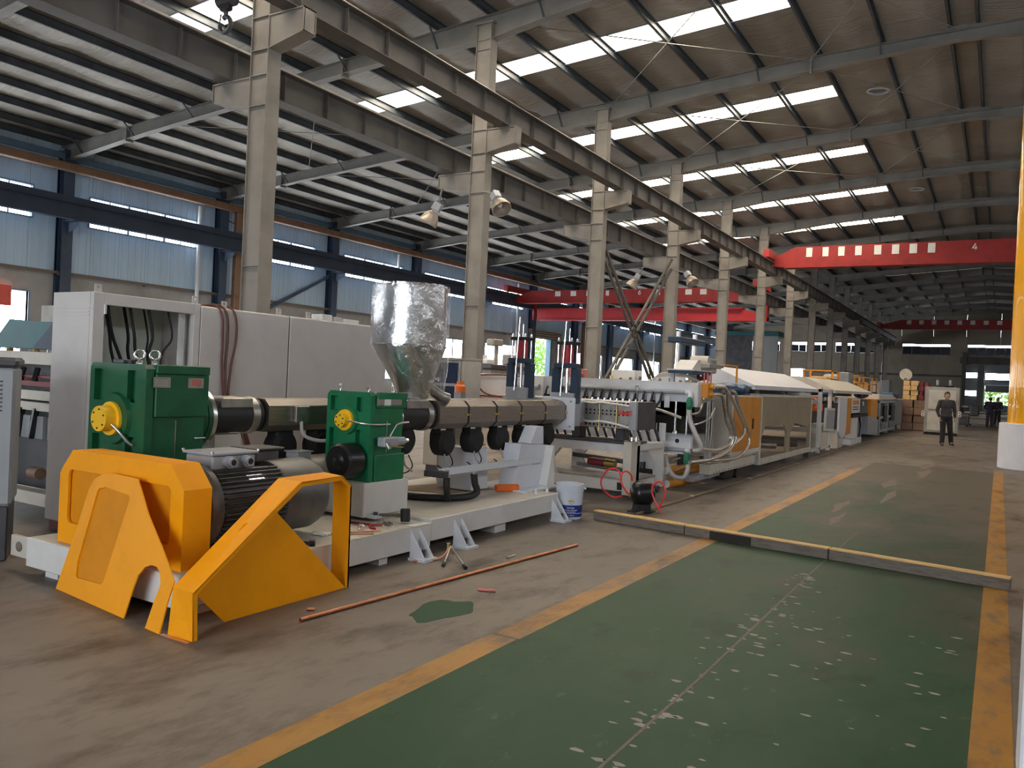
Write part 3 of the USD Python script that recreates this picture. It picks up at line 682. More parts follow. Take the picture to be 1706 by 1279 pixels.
cu = Thing('underslung_crane', 'bright red low girder hung below the left hall crane with white patches', 'crane', (-17.8, 43.6, 5.1))
cu.part('girder', prism([(-24.6, 5.75), (-12.2, 5.75), (-10.9, 5.5), (-10.7, 5.32), (-10.7, 5.16), (-24.6, 5.16)], .34, (0, 43.77, 0), XZ), 'crane_red_bright')
cu.part('top_flange', bx(-24.6, -12.0, 43.3, 43.9, 5.75, 5.82), 'crane_red'); cu.part('bottom_flange', bx(-24.6, -10.7, 43.34, 43.86, 5.10, 5.16), 'crane_red_bright')
for xe in (-24.9, -10.75): cu.part('hanger', bx(xe - .05, xe + .05, 43.4, 43.8, 5.12, 6.36), 'crane_red')
cu.part('web_plate', bx(-16.3, -16.0, 43.4, 43.45, 5.16, 5.75), 'dark_red')
# nearest crane, over the camera; its hook hangs into view
cn = bridge('overhead_crane', 'nearest crane, its steel hook block hanging beside the first middle column', 5.95, -9.2, 7.6, 7.55, 8.3, 7.34, 'crane_red')
hk = cn.part('hoist_trolley', bx(-7.85, -7.2, 5.6, 6.3, 7.1, 7.55, .03), 'steel_dark')
HX, HY = -7.5, 5.95
for s in (-.05, .05): cn.part('rope', cyl((HX + s, HY, 5.45), (HX + s, HY, 7.1), .008, 6), 'steel_dark', parent=hk)
cn.part('hook_block', [obx((HX, HY, 5.47), (.15, .09, .17), None, .02), cyl((HX - .10, HY, 5.50), (HX + .12, HY, 5.50), .075, 16)], 'barrel_dark', parent=hk)
a = np.linspace(math.radians(115), math.radians(-190), 16)
cn.part('hook', [tube([(HX, HY, 5.40), (HX + .005, HY, 5.34)] + [(HX + .005 + .085 * math.cos(t), HY, 5.235 + .085 * math.sin(t)) for t in a], .026, 8, 3), cyl((HX - .1, HY, 5.235), (HX - .075, HY, 5.37), .008, 6)], 'steel_dark', parent=hk, smooth=40)

# high-bay lamps on the middle columns
def bay_lamp(p, d, lab, arm):
    p = np.array(p, float); d = np.array(d, float); d /= np.linalg.norm(d)
    t = Thing('bay_lamp', lab, 'lamp', tuple(p))
    t.part('shade', lathe([(-.02, .07), (0, .09), (.10, .17), (.22, .21), (.27, .215), (.265, .20), (.2, .195), (.09, .15), (.02, .07)], p, d, 24), 'lamp_shade', smooth=40)
    t.part('bulb', lathe([(.02, .02), (.06, .05), (.14, .06), (.19, .03)], p, d, 12), 'paper', smooth=60)
    t.part('ballast', obx(p - d * .14, (.16, .2, .2), frame_of(d), .02), 'box_grey')
    t.part('arm', cyl(p - d * .2, arm, .022, 8), 'column_grey')
bay_lamp((-9.28, 14.45, 5.22), (.6, -.25, -.8), 'round high-bay lamp on the right of the second middle column', (-9.66, 14.45, 5.45))
bay_lamp((-10.95, 14.45, 5.08), (-.45, -.2, -.88), 'round high-bay lamp on the left of the second middle column', (-10.75, 14.45, 5.62))
bay_lamp((-9.15, 26.4, 5.15), (.6, -.25, -.8), 'round high-bay lamp on the right of the fourth middle column', (-9.66, 26.45, 5.4))
bay_lamp((-11.1, 26.4, 5.1), (-.45, -.2, -.88), 'round high-bay lamp on the left of the fourth middle column', (-10.8, 26.45, 5.62))
# tree seen through the side door
tr = Thing('tree', 'leafy green tree in the sun seen through the side door', 'tree', (-38, 61.5, -.05))
tr.part('trunk', tube([(-38, 61.5, -.05), (-38.1, 61.6, 1.5), (-37.9, 61.4, 3.2)], .18, 8), 'wood_grey')
vs, fs = [], []
for i in range(3600):
    c = np.array([-38, 62.5, 3.3]) + rng.normal(0, 1, 3) * np.array([1.6, 3.0, 1.35]); c[2] = max(c[2], .9)
    R = np.linalg.qr(rng.normal(0, 1, (3, 3)))[0]; s = rng.uniform(.12, .26)
    q = np.array([(-s, 0, 0), (0, -s * .5, .02), (s, 0, 0), (0, s * .5, .02)]) @ R.T + c
    n = len(vs) * 4; vs.append(q); fs += [(n, n + 1, n + 2), (n, n + 2, n + 3)]
tr.part('foliage', (np.vstack(vs), np.array(fs)), 'leaf_green', kind='stuff')
hg = Thing('hedge', 'bright green hedge outside the far doorway', 'hedge', (0, 118, 0))
vs, fs = [], []
for i in range(900):
    c = np.array([rng.uniform(-3, 3), 117 + rng.uniform(0, 1.2), rng.uniform(0.2, 2.9)])
    R = np.linalg.qr(rng.normal(0, 1, (3, 3)))[0]; s = rng.uniform(.15, .3)
    q = np.array([(-s, 0, 0), (0, -s * .5, .02), (s, 0, 0), (0, s * .5, .02)]) @ R.T + c
    n = len(vs) * 4; vs.append(q); fs += [(n, n + 1, n + 2), (n, n + 2, n + 3)]
hg.part('foliage', (np.vstack(vs), np.array(fs)), 'leaf_green', kind='stuff')
# ================================================================== the extrusion line: near end
def bolt(p, d, r=.014, h=.012):
    p, d = np.array(p, float), np.array(d, float); return cyl(p, p + d * h, r, 6)

# --- low white base under the first gearbox and the motor
b1 = Thing('skid_frame', 'low white machine base carrying the big motor and dark green gearbox', 'machine base', (-4.8, 4.2, 0))
b1.part('frame', bx(-5.62, -4.0, 3.03, 5.44, .065, .26, .006), 'white_paint')
b1.part('top_plate', bx(-5.6, -4.0, 3.05, 5.42, .258, .262), 'cream_paint')
b1.part('lifting_lug', prism_y([(-5.87, .10), (-5.62, .10), (-5.62, .24), (-5.87, .24)], 3.06, 3.09), 'cream_paint')
b1.part('lug_hole', prism_y(Polygon([(-5.765 + .04 * math.cos(t), .17 + .035 * math.sin(t)) for t in np.linspace(0, 6.2, 14)]), 3.056, 3.06), 'wood_grey')
def foot_bracket(t, x, y, z1, s=1.0):
    f = t.part('foot_bracket', [bx(x, x + .17 * s, y - .085, y + .085, .0, .022), prism_x([(0, 0), (1, 0), (0, 1)], 0, .001)] [:1] +
        [prism([(0, .022), (.15 * s, .022), (0, z1)], .014, (x, y + k, 0), XZ) for k in (-.05, .064)], 'white_cool')
    t.part('foot_bolt', cyl((x + .09 * s, y, .02), (x + .09 * s, y, .085), .016, 8), 'steel_dark', parent=f)
foot_bracket(b1, -4.0, 5.23, .235)
b1.part('pad', [bx(-5.5, -5.35, 3.1, 3.25, 0, .065), bx(-4.2, -4.05, 3.2, 3.35, 0, .065), bx(-5.5, -5.35, 5.2, 5.35, 0, .065), bx(-4.2, -4.05, 4.85, 4.95, 0, .065)], 'white_paint')
# --- longer base under the barrels
b2 = Thing('skid_frame', 'long white machine base under the heated barrels and the white bracket', 'machine base', (-4.8, 6.6, 0))
b2.part('frame', bx(-5.7, -4.02, 5.47, 7.74, .10, .285, .006), 'white_paint')
b2.part('top_plate', bx(-5.68, -4.05, 5.49, 7.72, .283, .287), 'cream_paint')
foot_bracket(b2, -4.02, 5.86, .24); foot_bracket(b2, -4.02, 7.66, .24)
b2.part('pad', [bx(-5.5, -5.3, 5.6, 5.8, 0, .10), bx(-5.5, -5.3, 7.4, 7.6, 0, .10), bx(-4.3, -4.1, 6.6, 6.8, 0, .10)], 'white_paint')
b2.part('corner_bolt', [cyl((x, y, .285), (x, y, .335), .016, 10) for x, y in ((-4.12, 7.66), (-4.2, 7.55), (-4.14, 7.45))], 'white_cool')

# --- gearboxes
def gearbox(t, x0, x1, y0, y1, z0, z1, zs, m, shaft_len, big):
    w, h, xc = x1 - x0, z1 - z0, (x0 + x1) / 2
    c = .03
    body = [bx(x0 + .02, x1 - .012, y0 + .05, y1, z0, z1 - .02, .012)]
    t.part('housing', body, m)
    # front frame with two pairs of pockets
    rim = Polygon([(x0, z0), (x1, z0), (x1, z1 - .03), (x1 - .03, z1), (x0 + .03, z1), (x0, z1 - .03)])
    hub = sbox(0, 0, 1, 1).centroid
    from shapely.geometry import Point
    hubc = Point(xc + .0 * w, zs).buffer(.19 if big else .125)
    for (a, b3) in ((.08, .24), (.68, .82)):
        for (q, r) in ((zs + (.12 if big else .075), z1 - .045), (z0 + .06, zs - (.12 if big else .075))):
            if r - q > .03: rim = rim.difference(sbox(x0 + a * w, q, x0 + b3 * w, r))
    t.part('front_plate', prism_y(rim, y0, y0 + .06), m)
    t.part('bearing_hub', [lathe([(0, .175 if big else .115), (.045, .19 if big else .125)], (xc, y0 - .03, zs), (0, 1, 0), 36)], m, smooth=30)
    cap = t.part('shaft_cover', [lathe([(0, .088 if big else .058), (.012, .09 if big else .06), (shaft_len, .09 if big else .06)], (xc, y0 - .03 - shaft_len, zs), (0, 1, 0), 32), lathe([(0, .118 if big else .088), (.02, .12 if big else .09)], (xc, y0 - .052, zs), (0, 1, 0), 32)], 'yellow_shaft', smooth=30)
    rb = .066 if big else .042
    for k in range(6):
        a = k * math.pi / 3 + .4
        t.part('cap_screw', cyl((xc + rb * math.cos(a), y0 - .036 - shaft_len, zs + rb * math.sin(a)), (xc + rb * math.cos(a), y0 - .028 - shaft_len, zs + rb * math.sin(a)), .007, 6), 'steel_dark', parent=cap)
    # side face: proud upper panel, parting line, ribs, name plates
    s = t.part('side_panel', bx(x1 - .012, x1 + .012, y0 + .07, y1 + .008, z1 - .30 * h if big else z1 - .17 * h, z1 - .061, .006), m)
    t.part('top_band', bx(x1 - .012, x1 + .018, y0 + .07, y1 + .01, z1 - .06, z1 + .004, .006), m)
    t.part('lower_panel', bx(x1 - .012, x1 + .012, y0 + .07, y1 + .008, z0, z0 + .30 * h, .006), m)
    t.part('parting_seam', [bx(x1 - .01, x1 - .004, (y0 + y1) / 2 - .004, (y0 + y1) / 2 + .004, z0 + .32 * h, z1 - .32 * h)], 'steel_bright')
    return s
g1 = Thing('gearbox', 'large dark green gearbox with a yellow shaft cover, two steel lifting eyes on top', 'gearbox', (-5.33, 3.7, .26))
gearbox(g1, -5.65, -5.0, 3.45, 3.95, .262, 1.47, 1.082, 'gear_green', .10, True)
g1.part('name_plate', bx(-4.988, -4.984, 3.495, 3.63, 1.315, 1.388), 'steel_bright'); g1.part('name_plate', bx(-4.988, -4.984, 3.775, 3.905, 1.315, 1.388), 'steel_bright')
g1.part('plate_print', [bx(-4.984, -4.982, 3.51 + .0, 3.61, 1.375 - .012 * i, 1.379 - .012 * i) for i in range(1, 5)], 'box_grey')
g1.part('plate_print', bx(-4.984, -4.982, 3.80, 3.88, 1.335, 1.372), 'pink_pipe', label='faint red print on the plate')
for y, x in ((3.53, -5.2), (3.65, -5.2)):
    e = g1.part('lifting_eye', [ring_of((x, y, 1.535), (1, -.9, 0), .032, .009, 22, 8), lathe([(0, .022), (.012, .02), (.035, .01)], (x, y, 1.472), (0, 0, 1), 12)], 'steel_bright', smooth=40)
g1.part('breather_cap', bx(-5.5, -5.38, 3.52, 3.6, 1.468, 1.50, .006), 'steel_dark'); g1.part('breather_cap', bx(-5.34, -5.30, 3.53, 3.57, 1.468, 1.50, .004), 'barrel_dark')
g1.part('oil_pipe', tube([(-5.26, 3.36, 1.06), (-5.21, 3.40, 1.0), (-5.13, 3.42, .93), (-5.08, 3.43, .91)], .012, 8, 5), 'steel_bright', smooth=50)
g1.part('output_flange', lathe([(0, .20), (.05, .215), (.10, .225), (.102, .235), (.14, .235)], (-5.32, 3.95, 1.08), (0, 1, 0), 40), 'gear_green', smooth=30)
g1.part('flange_ring', lathe([(0, .236), (.035, .236)], (-5.32, 4.09, 1.08), (0, 1, 0), 40), 'steel_bright', smooth=30)
g1.part('side_lamp', bx(-4.99, -4.97, 3.85, 3.93, .95, .957), 'white_cool')

g2 = Thing('gearbox', 'smaller bright green gearbox with a yellow shaft cover on a white pedestal', 'gearbox', (-4.7, 5.35, .57))
gearbox(g2, -4.95, -4.46, 5.15, 5.60, .572, 1.32, 1.078, 'gear_green_bright', .075, False)
g2.part('name_plate', bx(-4.446, -4.443, 5.205, 5.30, 1.215, 1.275), 'steel_bright'); g2.part('name_plate', bx(-4.446, -4.443, 5.30, 5.385, 1.213, 1.272), 'paper'); g2.part('name_plate', bx(-4.446, -4.443, 5.385, 5.53, 1.215, 1.278), 'steel_bright')
for x, y in ((-4.85, 5.2), (-4.55, 5.55), (-4.62, 5.3)):
    g2.part('lifting_eye', [ring_of((x, y, 1.352), (1, -.6, 0), .019, .005, 18, 6), cyl((x, y, 1.32), (x, y, 1.335), .012, 10)], 'steel_bright', smooth=40)
g2.part('output_flange', lathe([(0, .17), (.05, .185), (.07, .185)], (-4.74, 5.6, 1.08), (0, 1, 0), 40), 'gear_green_bright', smooth=30)
g2.part('flange_ring', lathe([(0, .19), (.03, .19)], (-4.74, 5.67, 1.08), (0, 1, 0), 40), 'steel_bright', smooth=30)
p_ = g2.part('oil_pump', [bx(-4.44, -4.36, 5.22, 5.42, .87, .95, .01), cyl((-4.40, 5.3, .91), (-4.40, 5.52, .91), .035, 16)], 'box_grey')
g2.part('pump_fitting', [cyl((-4.36, 5.26, .90), (-4.33, 5.26, .86), .02, 10), cyl((-4.40, 5.52, .91), (-4.40, 5.58, .91), .018, 10)], 'steel_bright', parent=p_)
g2.part('oil_pipe', tube([(-4.66, 5.08, 1.08), (-4.5, 5.1, 1.06), (-4.425, 5.2, 1.055), (-4.425, 5.36, 1.055)], .008, 8, 5), 'steel_bright', smooth=50)
g2.part('oil_pipe', tube([(-4.42, 5.36, .95), (-4.425, 5.44, 1.04), (-4.425, 5.5, 1.06), (-4.43, 5.62, 1.065)], .008, 8, 5), 'steel_bright', smooth=50)
g2.part('oil_pipe', tube([(-4.43, 5.3, .87), (-4.43, 5.56, .85)], .006, 6), 'brass')
g2.part('drain_plug', bx(-4.58, -4.55, 5.135, 5.15, .84, .87), 'steel_dark')
pd = Thing('pedestal', 'plain white box pedestal under the smaller green gearbox', 'pedestal', (-4.6, 5.35, .26))
pd.part('box', bx(-4.95, -4.43, 5.08, 5.66, .288, .572, .008), 'white_paint')
pd.part('bolt_cap', cyl((-4.40, 5.2, .288), (-4.40, 5.2, .33), .018, 8), 'steel_dark'); pd.part('foot_block', bx(-4.43, -4.34, 5.12, 5.26, .287, .305), 'white_cool'); pd.part('bolt_cap', cyl((-4.41, 5.6, .288), (-4.41, 5.6, .32), .018, 8), 'white_cool')
pu = Thing('pulley', 'round black-wrapped belt pulley in front of the smaller green gearbox', 'pulley', (-4.72, 4.95, .83))
pu.part('wheel', lathe([(0, .06), (.0, .125), (.02, .145), (.17, .147), (.19, .12)], (-4.60, 4.93, .75), (0, 1, 0), 32), 'black_plastic', smooth=30)
pu.part('wrap', lathe([(0, .05), (.03, .10), (.06, .075)], (-4.60, 4.92, .75), (0, 1, 0), 20), 'black_plastic', smooth=60)
pu.part('shaft', cyl((-4.60, 5.1, .75), (-4.60, 5.16, .75), .04, 14), 'steel_dark')

# --- yellow guards
ga = Thing('belt_guard', 'orange box-shaped belt guard with cut corners standing on the white base', 'belt guard', (-4.73, 3.2, .262))
prof = [(-5.375, .262), (-4.09, .262), (-4.09, .741), (-4.22, .885), (-5.235, .885), (-5.34, .77), (-5.375, .72)]
rec = sbox(-5.275, .40, -4.21, .755).buffer(-.04).buffer(.04)
ga.part('face', prism_y(Polygon(prof).difference(rec), 3.10, 3.118), 'guard_orange')
ga.part('mesh_panel', prism_y(rec.buffer(.01), 3.125, 3.13), 'guard_mesh')
o = Polygon(prof); ga.part('rim', prism_y(o.difference(o.buffer(-.012)), 3.118, 3.30), 'guard_orange')
ga.part('back_plate', prism_y(o.buffer(-.012), 3.285, 3.297), 'guard_orange')
# leaning plate with an arch
def plane_poly(pts, a, b3, c):
    a, b3, c = map(np.array, (a, b3, c)); u = (b3 - a) / np.linalg.norm(b3 - a); n = np.cross(b3 - a, c - a); n /= np.linalg.norm(n); w = np.cross(n, u)
    return [((np.array(p) - a) @ u, (np.array(p) - a) @ w) for p in pts], a, (u, w), n
PB = [(-5.166, 2.994, 0), (-5.05, 3.058, .442), (-5.008, 3.09, .648), (-4.961, 3.097, .723), (-4.873, 3.094, .761), (-4.766, 3.085, .782), (-4.437, 3.046, .782), (-4.237, 2.989, .593), (-4.024, 2.936, .436), (-3.846, 2.889, .29), (-3.874, 2.872, .174), (-3.896, 2.844, 0),
      (-4.046, 2.861, 0), (-4.009, 2.883, .147), (-3.975, 2.898, .25), (-4.002, 2.911, .31), (-4.049, 2.921, .334), (-4.103, 2.928, .334), (-4.17, 2.931, .31), (-4.225, 2.928, .253), (-4.25, 2.917, .176), (-4.287, 2.89, 0)]
gb = Thing('guard_plate', 'orange plate with an arched cut-out leaning against the box-shaped belt guard', 'guard', (-4.6, 2.93, 0))
pts, o3, axs, nrm = plane_poly(PB, PB[0], (-3.896, 2.844, 0), (-4.6, 3.065, .78))
o3 = o3 - np.array([0, .012, 0])
rc, _, _, _ = plane_poly([(-4.892, 3.08, .668), (-4.798, 3.071, .69), (-4.477, 3.032, .677), (-4.598, 2.95, .132), (-4.937, 2.986, .111), (-4.96, 3.0, .2)], PB[0], (-3.896, 2.844, 0), (-4.6, 3.065, .78))
g = Polygon(pts).buffer(0); rcp = Polygon(rc).buffer(-.03).buffer(.03)
gb.part('plate', prism(g.difference(rcp), -.008, o3, axs), 'guard_orange')
gb.part('mesh_panel', prism(rcp.buffer(.008), -.004, o3 + nrm * (.010 if nrm[1] > 0 else -.010), axs), 'guard_mesh')
# hoop guard
hp = Thing('guard_hoop', 'bent orange strip guard with a square side plate standing on the concrete', 'guard', (-3.8, 3.5, 0))
fr = np.array([(-3.654, 2.862, 0), (-3.652, 2.855, .267), (-3.74, 3.695, .781), (-3.785, 4.117, .781), (-3.797, 4.222, .70), (-3.797, 4.236, 0)])
bk = np.array([(-3.846, 2.85, 0), (-3.85, 2.876, .262), (-3.931, 3.68, .787), (-3.97, 4.13, .787), (-3.975, 4.245, .705), (-3.975, 4.258, 0)])
def strip(fr, bk, t, inward):
    n = len(fr); V = []; F = []
    for i in range(n):
        d = np.array(inward[i], float) * t
        V += [fr[i], bk[i], bk[i] + d, fr[i] + d]
    for i in range(n - 1):
        a, b3 = i * 4, i * 4 + 4
        for q in ((0, 1), (1, 2), (2, 3), (3, 0)): F += [(a + q[0], b3 + q[0], b3 + q[1]), (a + q[0], b3 + q[1], a + q[1])]
    F += [(0, 1, 2), (0, 2, 3)]; e = (n - 1) * 4; F += [(e, e + 2, e + 1), (e, e + 3, e + 2)]
    return np.array(V), np.array(F)
inw = [(0, 1, 0), (0, .85, -.35), (0, .3, -.95), (0, -.3, -.95), (0, -.9, -.4), (0, -1, 0)]
hp.part('rim', strip(fr, bk, .013, inw), 'guard_orange')
lip = fr + (bk - fr) * .06
ins = np.array(inw) * .035
hp.part('lip', strip(fr, lip, .032, inw), 'guard_orange')
pts, o3, axs, nrm = plane_poly([(-3.793, 3.185, .004), (-3.80, 4.20, .004), (-3.80, 3.55, .60), (-3.80, 3.30, .56), (-3.80, 2.95, .24)], (-3.80, 3.185, .004), (-3.80, 4.20, .004), (-3.80, 3.5, .6))
hp.part('side_plate', prism(pts, .006, o3, axs), 'guard_orange')
gl = Thing('metal_strip', 'thin pale strip lying under the foot of the bent strip guard', 'strip', (-3.74, 2.86, 0))
gl.part('strip', bx(-3.88, -3.65, 2.825, 2.848, 0, .004), 'copper_pale')

# --- motors
def motor(t, xc, zc, y0, y1, r, m, mfan, fins=True):
    L = y1 - y0
    t.part('end_shield', lathe([(0, r * .5), (.0, r * .98), (.03, r * 1.06), (.07, r * 1.06), (.10, r * .93)], (xc, y0, zc), (0, 1, 0), 40), mfan, smooth=30)
    body = t.part('frame', lathe([(.08, r * .86), (L * .62, r * .86)], (xc, y0, zc), (0, 1, 0), 40), m, smooth=30)
    t.part('fan_cover', lathe([(L * .60, r * .97), (L * .62, r * 1.0), (L * .93, r * 1.0), (L * .98, r * .93), (L, r * .75)], (xc, y0, zc), (0, 1, 0), 40), mfan, smooth=30)
    if fins:
        fl_ = []
        for k in range(46):
            a = k / 46 * 2 * math.pi
            if math.sin(a) > .93: continue
            c, s = math.cos(a), math.sin(a)
            fl_.append(obx((xc + c * r * .92, y0 + L * .35, zc + s * r * .92), (r * .16, L * .50, .006), np.array([(c, 0, -s), (0, 1, 0), (s, 0, c)])))
        for q in fl_: t.part('cooling_fin', q, m, parent=body)
    t.part('foot', [bx(xc - r * .95, xc - r * .35, y0 + .2 * L, y0 + .55 * L, .262, .30), bx(xc + r * .35, xc + r * .95, y0 + .2 * L, y0 + .55 * L, .262, .30), bx(xc - r * .8, xc - r * .5, y0 + .25 * L, y0 + .5 * L, .30, zc - r * .5), bx(xc + r * .5, xc + r * .8, y0 + .25 * L, y0 + .5 * L, .30, zc - r * .5)], m)
m1 = Thing('electric_motor', 'large grey electric motor with cooling fins behind the orange belt guards', 'motor', (-4.45, 3.9, .262))
motor(m1, -4.45, .57, 3.40, 4.46, .262, 'motor_grey', 'motor_grey')
tb = m1.part('terminal_box', [bx(-4.62, -4.35, 3.50, 3.86, .80, .90, .012), bx(-4.635, -4.335, 3.485, 3.875, .90, .918, .004)], 'box_grey')
for y in (3.62, 3.76):
    m1.part('cable_gland', [cyl((-4.36, y, .855), (-4.31, y, .855), .042, 18), cyl((-4.31, y, .855), (-4.285, y, .855), .032, 18)], 'box_grey', parent=tb, smooth=30)
    m1.part('gland_bore', cyl((-4.286, y, .855), (-4.283, y, .855), .02, 14), 'black_matte', parent=tb)
for x, y in ((-4.34, 3.49), (-4.34, 3.87), (-4.63, 3.49)): m1.part('lid_screw', cyl((x, y, .917), (x, y, .93), .010, 8), 'steel_bright', parent=tb)
m1.part('rear_box', [bx(-4.72, -4.5, 3.98, 4.22, .80, .90, .02), bx(-4.74, -4.48, 3.96, 4.24, .898, .912, .004)], 'motor_grey')
pl = m1.part('rating_plate_frame', obx((-4.29, 3.74, .735), (.02, .36, .05), np.array([(.6, 0, -.8), (0, 1, 0), (.8, 0, .6)]), .004), 'motor_grey')
m1.part('rating_plate', obx((-4.272, 3.80, .742), (.006, .13, .06), np.array([(.6, 0, -.8), (0, 1, 0), (.8, 0, .6)])), 'steel_bright', parent=pl)
m2 = Thing('electric_motor', 'plain pale grey motor standing behind the large finned motor', 'motor', (-5.12, 4.9, .262))
motor(m2, -5.08, .52, 4.52, 5.36, .23, 'motor_light', 'motor_light', fins=False)
m2.part('terminal_box', [bx(-5.12, -4.98, 4.86, 5.02, .74, .79, .006), bx(-5.13, -4.97, 4.85, 5.03, .79, .80)], 'box_grey')

# --- barrels
def octo(hw, hh, c): return [(-hw, -hh + c), (-hw + c, -hh), (hw - c, -hh), (hw, -hh + c), (hw, hh - c), (hw - c, hh), (-hw + c, hh), (-hw, hh - c)]
def barrel(t, xc, zc, y_f, y_n, segs, m):
    t.part('feed_throat', [cyl((xc, y_f, zc), (xc, y_n, zc), .14, 28)], 'barrel_dark', smooth=30)
    t.part('throat_top', [bx(xc - .14, xc + .14, y_f + .12, y_n - .12, zc + .06, zc + .15, .012)], 'steel_dull')
    t.part('throat_clamp', lathe([(0, .15), (.07, .155), (.09, .13)], (xc, y_n - .12, zc), (0, 1, 0), 28), 'steel_dull', smooth=30)
    for i, (a, b3) in enumerate(zip(segs[:-1], segs[1:])):
        ap, bp = a + .02, b3 - .02
        poly = [(xc + x, zc + z) for x, z in octo(.165, .137, .055)]
        inner = [(xc + x, zc + z) for x, z in octo(.155, .127, .05)]
        h = t.part('heater_cover', prism_y(poly, ap, bp), m)
        n = 7
        for k in range(n):
            z = zc - .075 + k * .15 / (n - 1)
            t.part('cover_rib', bx(xc + .165, xc + .168, ap + .02, bp - .02, z - .004, z + .004), m, parent=h)
        t.part('clamp_band', [prism_y(inner, b3 - .02, b3 + .02)], 'barrel_dark')
        t.part('clasp', [bx(xc + .166, xc + .178, b3 - .05, b3 + .05, zc - .012, zc + .012, .003)], 'brass', parent=h)
exB = Thing('extruder_barrel', 'front heated barrel in ribbed steel covers, black blowers hanging under it', 'extruder barrel', (-4.74, 7.5, .8))
sB = [6.26, 6.77, 7.30, 7.82, 8.38, 8.90]
barrel(exB, -4.74, 1.105, 5.70, 6.26, sB, 'steel_brushed')
for i, y in enumerate((5.98, 6.52, 7.04, 7.56, 8.08, 8.62)):
    x = -4.70 if i else -4.78
    bl = exB.part('blower', [lathe([(0, .03), (0, .115), (.02, .135), (.13, .135), (.16, .10)], (x - .08, y, .83 if i else .87), (1, 0, 0), 24), bx(x - .08, x + .06, y - .10, y + .10, .86, .975, .02)], 'black_matte', smooth=30)
    if i and i < 5: exB.part('blower_tag', bx(x + .062, x + .066, y - .13, y - .05, .955, .99), 'paper', parent=bl)
    if i < 5: exB.part('blower_cable', tube([(x + .05, y + .04, .73), (x + .08, y + .07, .62), (x + .04, y, .56), (x - .02, y - .05, .60)], .006, 6, 6), 'black_matte', parent=bl)
    if i < 5: exB.part('blower_cable', tube([(x + .05, y - .04, .73), (x + .1, y - .06, .64), (x + .12, y + .02, .585)], .009, 6, 6), 'cable_grey', parent=bl)
exB.part('end_plate', bx(-4.93, -4.47, 8.92, 8.95, .885, 1.285, .004), 'white_cool')
exB.part('end_bolt', [cyl((-4.52, 8.92, z), (-4.52, 8.905, z), .012, 8) for z in (.93, 1.24)], 'steel_dull')
exB.part('end_ring', lathe([(0, .15), (.05, .155)], (-4.74, 8.885, 1.105), (0, 1, 0), 28), 'steel_dull', smooth=30)
exA = Thing('extruder_barrel', 'rear heated barrel in dark covers running behind the smaller green gearbox', 'extruder barrel', (-5.32, 6.5, .8))
sA = [4.67, 5.6, 6.2, 6.73, 7.13, 7.72, 8.29, 8.86]
barrel(exA, -5.32, 1.09, 4.12, 4.67, sA, 'steel_brushed')
for y in (4.95, 5.4, 6.4, 7.3): exA.part('blower', [lathe([(0, .03), (0, .12), (.02, .14), (.13, .14), (.16, .1)], (-5.36, y, .81), (1, 0, 0), 24), bx(-5.36, -5.22, y - .1, y + .1, .85, .96, .02)], 'black_matte', smooth=30)
exA.part('wire_box', bx(-5.155, -5.12, 4.96, 5.12, 1.03, 1.17, .006), 'steel_dull')
exA.part('grey_conduit', tube([(-5.13, 5.03, 1.04), (-5.11, 5.05, .92), (-5.05, 5.2, .87), (-4.98, 5.35, .90)], .016, 8, 6), 'cable_grey', smooth=50)
exA.part('throat_support', [bx(-5.42, -5.2, 4.2, 4.45, .265, .945)], 'cream_paint')
exA.part('rear_support', [bx(-5.45, -5.2, 5.45, 5.8, .29, .95, .01), bx(-5.45, -5.2, 7.45, 7.7, .29, .95, .01)], 'cream_paint')
# stand near the head of the front barrel
st = Thing('barrel_stand', 'white welded stand with a slanting face carrying the front barrel', 'stand', (-4.6, 7.75, .287))
st.part('column', prism_x([(7.44, .305), (7.98, .305), (8.10, .755), (7.54, .79)], -4.60, -4.40), 'white_cool')
st.part('side_fin', prism_x([(7.98, .305), (8.16, .305), (8.13, .75), (8.10, .755)], -4.60, -4.30), 'white_paint')
st.part('foot_plate', bx(-4.95, -4.22, 7.40, 8.2, .288, .306), 'white_cool')
st.part('neck', prism_x([(7.78, .78), (8.08, .76), (8.06, .966), (7.92, .966)], -4.58, -4.42), 'white_cool')
st.part('slot', bx(-4.402, -4.396, 7.82, 8.0, .545, .60), 'box_grey')
st.part('inner_stand', prism_x([(7.0, .305), (7.32, .305), (7.28, .74), (7.02, .74)], -5.1, -4.66), 'white_cool')
st.part('adjust_bolt', [cyl((-4.36, 8.05, .306), (-4.36, 8.05, .35), .016, 8), cyl((-4.5, 7.45, .306), (-4.5, 7.45, .35), .014, 8)], 'steel_dark')
# channel carrying the blower wiring, rubber hose, plate
ch = Thing('cable_channel', 'pale steel cable channel below the front barrel, resting on black hose', 'channel', (-4.42, 7.0, .56))
ch.part('channel', [bx(-4.47, -4.46, 6.15, 7.95, .565, .615), bx(-4.47, -4.38, 6.15, 7.95, .565, .572), bx(-4.385, -4.375, 6.15, 7.95, .565, .62)], 'white_cool')
ch.part('end_bracket', [bx(-4.56, -4.36, 6.05, 6.16, .545, .60)], 'steel_dark')
ch.part('tag', bx(-4.374, -4.37, 6.12, 6.19, .56, .61), 'box_grey')
hs = Thing('rubber_hose', 'thick black rubber hose looping along the long white base top', 'hose', (-4.6, 6.4, .287))
hs.part('hose', tube([(-5.10, 5.75, .74), (-5.02, 5.85, .55), (-5.02, 5.95, .36), (-4.90, 6.10, .325), (-4.60, 6.22, .322), (-4.40, 6.47, .322), (-4.34, 6.62, .36), (-4.35, 6.60, .45), (-4.355, 6.58, .545)], .034, 12, 8), 'rubber', smooth=50)
